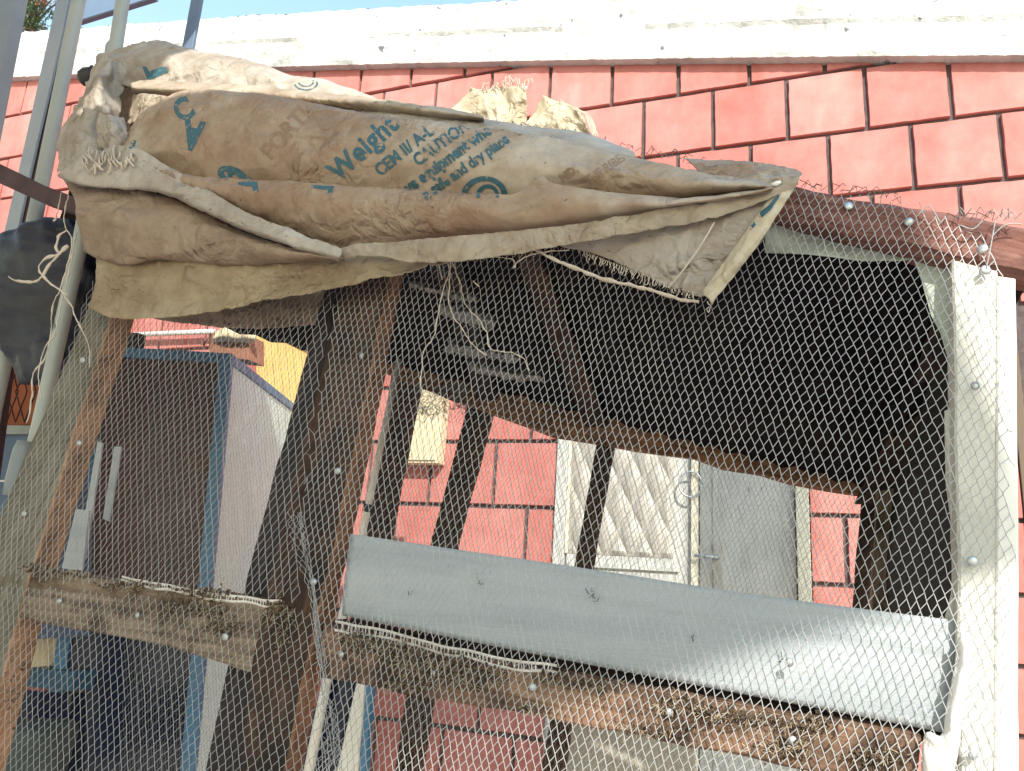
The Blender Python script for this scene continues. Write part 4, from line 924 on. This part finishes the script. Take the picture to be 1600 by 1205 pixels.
for k in range(9):
    mb.tube(smooth_path([W(898 + U(-6, 4), 168 + U(-3, 6), 1.29), W(915 + U(-4, 4), 180 + U(-4, 4), 1.28), W(925 + U(-4, 6), 200, 1.28), W(930 + U(-6, 6), 216 + U(-8, 3), 1.28)], 4), 0.0009, 4)
mb.build('trailing_threads', M['twine'], bpy.data.objects['sack_scrap.001'], kind='stuff')

# ------------------------------------------------------------------ lettering printed on the sacks
def bvh_of(obs):
    v = []; f = []
    for o in obs:
        vv, ff = SURF[o.name]; n = len(v); v += vv; f += [tuple(i + n for i in q) for q in ff]
    return BVHTree.FromPolygons(v, f)
def print_mesh(name, verts2d, faces, bv, mt, root):
    """2D print (photo coordinates) laid onto the cloth surface"""
    bm = bmesh.new(); vv = [bm.verts.new((a, b, 0)) for a, b in verts2d]
    for q in faces:
        try: bm.faces.new([vv[i] for i in q])
        except ValueError: pass
    bmesh.ops.triangulate(bm, faces=bm.faces[:])
    for _ in range(6):
        ed = [e for e in bm.edges if e.calc_length() > 3.0]
        if not ed: break
        bmesh.ops.subdivide_edges(bm, edges=ed, cuts=1)
        bmesh.ops.triangulate(bm, faces=bm.faces[:])
    bad = []
    for q in bm.verts:
        p = W(q.co.x, q.co.y, 1.0); d = (p - CAM).normalized()
        hit, nrm, idx, dist = bv.ray_cast(CAM, d)
        if hit is None or dist > 3: bad.append(q); continue
        q.co = hit - d * 0.0022
    bmesh.ops.delete(bm, geom=bad, context='VERTS')
    me = bpy.data.meshes.new(name); bm.to_mesh(me); bm.free()
    if len(me.vertices) == 0: return None
    vs_ = [v.co.copy() for v in me.vertices]; fs = [tuple(p.vertices) for p in me.polygons]; bpy.data.meshes.remove(me)
    return mk(name, vs_, fs, mt, root, True)
dg = bpy.context.evaluated_depsgraph_get
def text(s, x, y, size, rot, bv, mt, root, bold=0.0, sx=1.0, spacing=1.0, shear=0.0):
    cu = bpy.data.curves.new('t', 'FONT'); cu.body = s; cu.size = 1.0; cu.offset = bold; cu.space_character = spacing; cu.resolution_u = 3; cu.shear = shear
    ob = bpy.data.objects.new('t', cu); COL.objects.link(ob)
    bpy.context.view_layer.update()
    me = bpy.data.meshes.new_from_object(ob.evaluated_get(dg()))
    c, si = math.cos(math.radians(rot)), math.sin(math.radians(rot))
    v2 = []
    for v in me.vertices:
        a, b = v.co.x * sx * size, v.co.y * size
        v2.append((x + a * c - b * si, y - (a * si + b * c)))
    fs = [tuple(p.vertices) for p in me.polygons]
    bpy.data.meshes.remove(me); bpy.data.objects.remove(ob); bpy.data.curves.remove(cu)
    return print_mesh('lettering', v2, fs, bv, mt, root)
bvA = bvh_of([A_, B_]); bvAll = bvh_of([A_, B_, H_, I_, J_, M_, C_])
bvM = bvh_of([M_]); bvH = bvh_of([H_])
text('Weight', 529, 284, 45, 42, bvA, M['ink'], sk1, 0.03, 0.90, 1.06)
text('CEM II/ A-L', 594, 276, 27, 39, bvA, M['ink'], sk1, 0.03, 0.84)
text('CAUTION', 653, 260, 27, 36, bvA, M['ink'], sk1, 0.03, 0.84)
text('ve equipment whe', 639, 302, 27, 36, bvA, M['ink'], sk1, 0.04, 0.80)
text('n safe and dry place', 666, 313, 25, 35, bvA, M['ink'], sk1, 0.035, 0.80)
text('PORTLAND', 422, 250, 36, 48, bvA, M['ink_fade'], sk1, 0.03, 0.95)
text('C', 508, 208, 36, 48, bvA, M['ink_fade'], sk1, 0.03, 1.0)
text('ND.', 879, 286, 20, 36, bvA, M['ink_fade'], sk1, 0.03, 0.9)
text('THE RIBER', 918, 290, 20, 34, bvA, M['ink_fade'], sk1, 0.03, 0.85)
text('C', 281, 192, 48, 28, bvA, M['ink'], sk1, 0.04, 0.85)
text('A', 318, 194, 60, 170, bvA, M['ink'], sk1, 0.06, 0.68)
def ringp(x, y, r0, r1, a0, a1, bv, mt, root, n=30, ky=1.0):
    v2 = []; 
    for i in range(n + 1):
        t = math.radians(lerp(a0, a1, i / n)); v2 += [(x + r0 * math.cos(t), y - r0 * ky * math.sin(t)), (x + r1 * math.cos(t), y - r1 * ky * math.sin(t))]
    print_mesh('emblem', v2, [(2 * i, 2 * i + 1, 2 * i + 3, 2 * i + 2) for i in range(n)], bv, mt, root)
ringp(757, 306, 27, 36, 5, 175, bvA, M['ink'], sk1, ky=0.85); ringp(762, 306, 12, 18, -10, 190, bvA, M['ink'], sk1)
ringp(352, 270, 3, 12, 0, 350, bvA, M['ink'], sk1, ky=0.9)
print_mesh('ink_mark', [(356, 258), (372, 263), (398, 284), (404, 296), (384, 282), (362, 272)], [(0, 1, 2, 3, 4, 5)], bvA, M['ink'], sk1)
print_mesh('ink_mark', [(372, 284), (402, 284), (404, 300), (396, 300), (394, 291), (372, 290)], [(0, 1, 2, 3, 4, 5)], bvA, M['ink'], sk1)
print_mesh('ink_mark', [(486, 289), (522, 291), (517, 305), (511, 304), (513, 297), (488, 294)], [(0, 1, 2, 3, 4, 5)], bvA, M['ink'], sk1)
print_mesh('ink_mark', [(199, 227), (206, 217), (213, 220), (211, 228), (203, 233)], [(0, 1, 2, 3, 4)], bvAll, M['ink'], sk1)
print_mesh('ink_mark', [(1186, 332), (1200, 322), (1218, 300), (1217, 309), (1206, 326), (1190, 340)], [(0, 1, 2, 3, 4, 5)], bvM, M['ink'], sk1)
print_mesh('ink_mark', [(1170, 348), (1177, 344), (1181, 351), (1176, 357)], [(0, 1, 2, 3)], bvM, M['ink'], sk1)
print_mesh('ink_mark', [(222, 104), (228, 104), (233, 112), (256, 103), (263, 113), (236, 124), (230, 124)], [(0, 1, 2, 3, 4, 5, 6)], bvH, M['ink'], sk2)
ringp(478, 128, 10, 13, 190, 400, bvH, M['ink'], sk2, ky=0.6); ringp(478, 130, 16, 19, 190, 390, bvH, M['ink'], sk2, ky=0.6)

# ------------------------------------------------------------------ twine and loose threads
def twine(paths, r, label, nm='twine', y=1.03, flat=1.0):
    mb = MB()
    for pts in paths:
        pp = [W(p[0], p[1], p[2] if len(p) > 2 else y) for p in pts]
        pp = smooth_path(pp, 7); pp = [p + noise.noise_vector(p * 60) * 0.002 for p in pp]
        pp = [p + noise.noise_vector(p * 150) * 0.0015 for p in pp]; rr = [r * (0.5 + 1.3 * abs(noise.noise(p * 55))) for p in pp]; mb.tube(pp, rr, 6, flat)
    return tag(mb.build(nm, M['twine'], None, True), label, 'twine')
twine([[(108, 300), (100, 345), (112, 380), (98, 440), (82, 480), (80, 520), (70, 560), (52, 585), (50, 620), (42, 662)],
       [(120, 365), (112, 400), (102, 450), (92, 490), (86, 520), (68, 548), (60, 590), (64, 625)],
       [(96, 300), (88, 340), (85, 345)], [(104, 360), (90, 372), (88, 390), (95, 396), (70, 405), (62, 425), (95, 455), (104, 460)],
       [(14, 432), (30, 440), (60, 438), (80, 410), (106, 384)], [(100, 462), (112, 480), (120, 500), (130, 520), (140, 548), (138, 575)]], 0.0015,
      'tangled pale strands hanging from the left end of the sacks past the black bag', y=1.03, flat=2.2)
twine([[(706, 410), (700, 430), (690, 465), (683, 500), (675, 530), (662, 550), (658, 590), (660, 615)],
       [(702, 412), (703, 450), (702, 480), (720, 510), (740, 540), (760, 556)], [(708, 412), (718, 440), (728, 475), (745, 495), (760, 520), (764, 540), (778, 549), (800, 552), (820, 560), (827, 580)],
       [(684, 412), (688, 425), (690, 436)], [(738, 440), (748, 448)]], 0.0011, 'thin pale threads dangling inside the cage top below the printed sack', y=1.07)
twine([[(818, 376), (850, 398), (880, 412), (930, 432), (970, 443), (1010, 452), (1060, 466), (1092, 472)]], 0.0021, 'long flat cream strap sagging under the torn sack corner', y=1.035, flat=2.0)
twine([[(770, 402), (800, 405), (806, 420)], [(800, 420), (820, 402), (850, 394), (890, 390)]], 0.0009, 'fine curled thread under the hem of the printed sack', y=1.03)
twine([[(1105, 470), (1110, 480), (1107, 488), (1104, 484), (1108, 480)]], 0.0008, 'tiny hooked thread at the tip of the torn corner', y=1.02)

# ------------------------------------------------------------------ pipes and posts at the left
def bar(name, A, B, y, t, m, label, cat, group=None, ch=0.004):
    return tag(plank(name, A, B, y, t, m, None, 16, ch=ch, wob=0.0004), label, cat, group)
def down(L, n=1300):   # carry an edge on down to the ground
    (x0, y0), (x1, y1) = L[-2], L[-1]; return L
def pole(name, pts, y, r, m, label, cat, extra=None, sides=20):
    root = thing(name, label, cat, W(pts[-1][0], pts[-1][1], y))
    mb = MB(); mb.tube([W(a, b, y) for a, b in pts], r, sides); mb.build('shaft', m, root, True)
    if extra: extra(root)
    return root
GP = 'pipes and posts at the left'
bar('steel_post', [(-70, -60), (-200, 560), (-330, 1300)], [(34, -60), (-28, 250), (-90, 560), (-220, 1300)], 1.55, 0.05, M['steel_grey'], 'widest grey painted steel post at the extreme left edge', 'post', GP)
ob = thing('steel_channel', 'flat blue grey steel post with a dark rusty web, left of the round grey pipe', 'post', W(0, 420, 1.5), GP)
plank('flange', [(96, -40), (84, 20), (28, 270), (-12, 440), (-150, 1300)], [(112, -40), (104, 20), (46, 270), (10, 440), (-110, 1300)], 1.50, 0.01, M['pipe_blue'], ob, 20, ch=0.001, wob=0.0003)
plank('web', [(113, -40), (105, 20), (47, 270), (11, 440), (-109, 1300)], [(124, -40), (116, 20), (60, 270), (26, 440), (-90, 1300)], 1.512, 0.03, M['steel_purple'], ob, 20, ch=0.001, wob=0.001)
pole('round_pipe', [(133, -60), (123, 0), (66, 285), (40, 410), (-10, 640), (-130, 1300)], 1.45, 0.0205, M['pipe_grey'], 'thick round grey pipe running full height beside the rusty channel', 'pipe')
def coup(root):
    mb = MB(); mb.tube([W(180, 70, 1.36), W(179, 76, 1.36), W(178, 84, 1.36), W(177, 92, 1.36)], [0.020, 0.024, 0.024, 0.020], 20); mb.build('coupling', M['pipe_blue'], root, True)
    mb = MB(); mb.tube([W(42, 690, 1.30), W(38, 705, 1.30), W(26, 750, 1.30), W(20, 775, 1.30)], [0.020, 0.024, 0.024, 0.021], 20); mb.build('coupling', M['steel_grey'], root, True)
pole('round_pipe', [(202, -60), (192, 0), (180, 78), (122, 395), (56, 690), (-40, 1300)], 1.33, 0.0178, M['pipe_grey'], 'round bluish grey pipe with a ring coupling, passing under the sacks', 'pipe', coup)
bar('thin_steel_pole', [(302, -30), (298, 0), (283, 80), (262, 200)], [(318, -30), (314, 0), (299, 80), (279, 200)], 1.62, 0.012, M['steel_blue'], 'thin blue steel strip rising behind the sacks against the sky', 'pole', ch=0.001)
bar('fascia_beam', [(100, -80), (240, -110)], [(100, 40), (240, -4)], 2.1, 0.03, M['steel_blue'], 'dark blue beam crossing behind the pipes at the top edge', 'beam')
bar('angle_bar', [(-40, 235), (0, 256), (70, 290), (128, 312)], [(-40, 268), (0, 286), (70, 318), (128, 338)], 1.28, 0.025, M['steel_purple'], 'dark rusty angle bar slanting down to the sack at the left', 'angle bar', ch=0.002)
bc = thing('rubber_cap', 'black rounded pipe cap sticking out behind the grey sack at upper left', 'pipe cap', W(140, 145, 1.3))
mb = MB(); ax = (W(170, 112, 1.34) - W(126, 122, 1.30)); a0 = W(122, 124, 1.30)
mb.tube([a0, a0 + ax * .08, a0 + ax * .3, a0 + ax * .55], [0.006, 0.019, 0.026, 0.024], 18); mb.build('dome', M['black_rubber'], bc, True)
mb = MB(); mb.tube([a0 + ax * .56, a0 + ax * .66, a0 + ax * .67, a0 + ax * 1.2], [0.027, 0.027, 0.022, 0.022], 18); mb.build('collar', M['black_rubber'], bc, True)

# black plastic bag
def blob(name, rows, y, dep, m, root=None, amp=0.01, n=40, sub=6):
    L = smooth_path([W(a, c, y) for a, b, c in rows], sub); Q = smooth_path([W(b, c, y) for a, b, c in rows], sub); v = []; k = len(L)
    for i in range(k):
        c = (L[i] + Q[i]) / 2; h = (Q[i] - L[i]) / 2; e = math.sqrt(max(0.02, 1 - (2 * i / (k - 1) - 1) ** 2)) ** 0.6
        for j in range(n):
            t = 2 * math.pi * j / n; p = c + h * math.cos(t) + Vector((0, dep * e * math.sin(t), 0))
            q = 1 - abs(noise.noise(Vector((p.x * 9 + p.z * 7, p.y * 10, p.z * 5))))
            p += Vector((math.cos(t), math.sin(t), 0)) * (amp * (q * q - .5) + amp * .4 * fbm(p, 22, 3)); v.append(p)
    f = [(i * n + j, i * n + (j + 1) % n, (i + 1) * n + (j + 1) % n, (i + 1) * n + j) for i in range(k - 1) for j in range(n)] + [tuple(range(n))[::-1], tuple((k - 1) * n + j for j in range(n))]
    return mk(name, v, f, m, root, True)
ob = blob('plastic_bag', [(70, 120, 348), (20, 138, 372), (-20, 148, 400), (-60, 150, 440), (-80, 142, 480), (-40, 128, 520), (24, 112, 560), (30, 96, 600)], 1.40, 0.07, M['bag'], amp=0.022, n=60, sub=9)
tag(ob, 'lumpy black blue plastic bag hanging behind the pipes at the left', 'plastic bag')
# terracotta screen and grey box at left
tp = thing('terracotta_screen', 'orange brown patterned board between the pipes, on the grey box at the left', 'board', W(30, 665, 1.75))
plank('board', [(-30, 560), (-36, 664)], [(66, 566), (56, 664)], 1.75, 0.02, M['terracotta'], tp, 8)
mb = MB()
for k in range(4):
    for s in (-1, 1):
        a = W(4 + k * 14, 570, 1.748); b = W(4 + k * 14 + s * 16 - 6, 612, 1.748); mb.seg(a, b, 0.0018, 4); a = W(4 + k * 14 + s * 16 - 6, 612, 1.748); b = W(k * 14 - 4, 660, 1.748); mb.seg(a, b, 0.0018, 4)
mb.build('groove_lines', M['steel_purple'], tp)
gb = thing('grey_metal_box', 'blue grey metal box with a pale top edge, low at the left edge', 'metal box', W(10, 860, 1.72))
plank('body', [(-90, 679), (-100, 1000)], [(52, 679), (30, 1000)], 1.72, 0.4, M['steel_blue'], gb, 10)
plank('top_edge', [(-90, 664), (-90, 678)], [(54, 665), (53, 678)], 1.70, 0.42, M['pipe_grey'], gb, 4)
plank('trim_line', [(-90, 750), (-90, 753)], [(40, 750), (40, 753)], 1.715, 0.004, M['white_plastic'], gb, 3, ch=0.0005)
plank('trim_line', [(-90, 816), (-90, 819)], [(34, 815), (34, 818)], 1.715, 0.004, M['black_rubber'], gb, 3, ch=0.0005)
plank('blue_patch', [(-60, 832), (-60, 850)], [(12, 832), (10, 850)], 1.712, 0.007, M['cab_blue'], gb, 3, ch=0.001)
# pale strips standing between post and cabinet
GS = 'pale plastic strips behind the left post'
bar('plastic_strip', [(152, 690), (136, 780), (120, 870)], [(160, 692), (146, 784), (132, 874)], 1.5, 0.006, M['pvc'], 'narrow pale grey strip just right of the orange post face', 'strip', GS, 0.001)
bar('plastic_strip', [(178, 698), (160, 810)], [(189, 698), (170, 815)], 1.55, 0.006, M['pvc'], 'short pale strip with a tied top, in front of the brown cabinet', 'strip', GS, 0.001)
bar('plastic_strip', [(118, 795), (96, 888)], [(139, 798), (128, 892)], 1.45, 0.006, M['pvc'], 'widest pale strip at the bottom, resting on the left rail', 'strip', GS, 0.001)
# white pipe, leaning panel, blue crate and low things seen below the rails
mb = MB(); mb.tube([W(624, 560, 1.97), W(566, 835, 1.97), W(511, 1062, 1.97), W(458, 1330, 1.97)], [0.009, 0.011, 0.014, 0.016], 12)
wp = thing('white_pipe', 'slim white pipe leaning behind the centre post', 'pipe', W(460, 1330, 1.97)); mb.build('shaft', M['white_plastic'], wp, True)
mb = MB(); mb.tube([W(576, 788, 1.97), W(573, 800, 1.97)], [0.0135, 0.014], 12); mb.build('tie', M['black_rubber'], wp, True)
lp = thing('leaning_panel', 'white panel with a blue edge leaning below the rail, right of the white pipe', 'panel', W(545, 1300, 1.93))
plank('sheet', [(562, 1040), (505, 1300)], [(573, 1040), (552, 1300)], 1.93, 0.02, M['white_plastic'], lp, 10)
plank('edge', [(574, 1040), (553, 1300)], [(582, 1040), (562, 1300)], 1.925, 0.03, M['cab_blue'], lp, 10)
ob = plank('dark_pane', [(505, 1050), (440, 1320)], [(558, 1050), (500, 1320)], 1.99, 0.012, M['cab_navy'], None, 6); tag(ob, 'dark blue glass pane between the white pipe and the white panel', 'glass pane')
ob = plank('blue_crate', [(36, 1044), (30, 1072)], [(118, 1050), (112, 1080)], 1.9, 0.3, M['blue_plastic'], None, 6); 
ob2 = plank('slat', [(20, 1075), (0, 1330)], [(110, 1085), (96, 1330)], 1.92, 0.26, M['cab_navy'], None, 6)
cr = thing('blue_crate', 'dull blue plastic crate low at the left, under the left rail', 'crate', W(70, 1330, 1.95)); ob.name = 'rim'; ob2.name = 'body'
for o in (ob, ob2): fin(o, cr)
ob = plank('lit_spot_box', [(60, 980), (42, 1043)], [(98, 986), (82, 1044)], 2.0, 0.10, M['cream'], None, 6); tag(ob, 'small cream box standing in for a sunlit spot above the blue crate', 'carton')  # cream box put in for a sunlit patch seen between things
ob = blob('green_basin', [(-20, 110, 1125), (-30, 104, 1160), (-40, 90, 1200), (-30, 70, 1260)], 1.6, 0.10, M['basin'], amp=0.012); tag(ob, 'dull grey green basin at the bottom left corner', 'basin')
# folded grey sheet under the lower rail
ob = plank('folded_sheet', [(885, 1110), (870, 1400)], [(1085, 1150), (1090, 1400)], 2.3, 0.015, M['door_cream'], None, 8); tag(ob, 'plain grey sheet standing below the long rail, in front of the door', 'sheet')

print('blocks', nb, 'tris', sum(len(o.data.polygons) for o in COL.objects if o.type == 'MESH'))
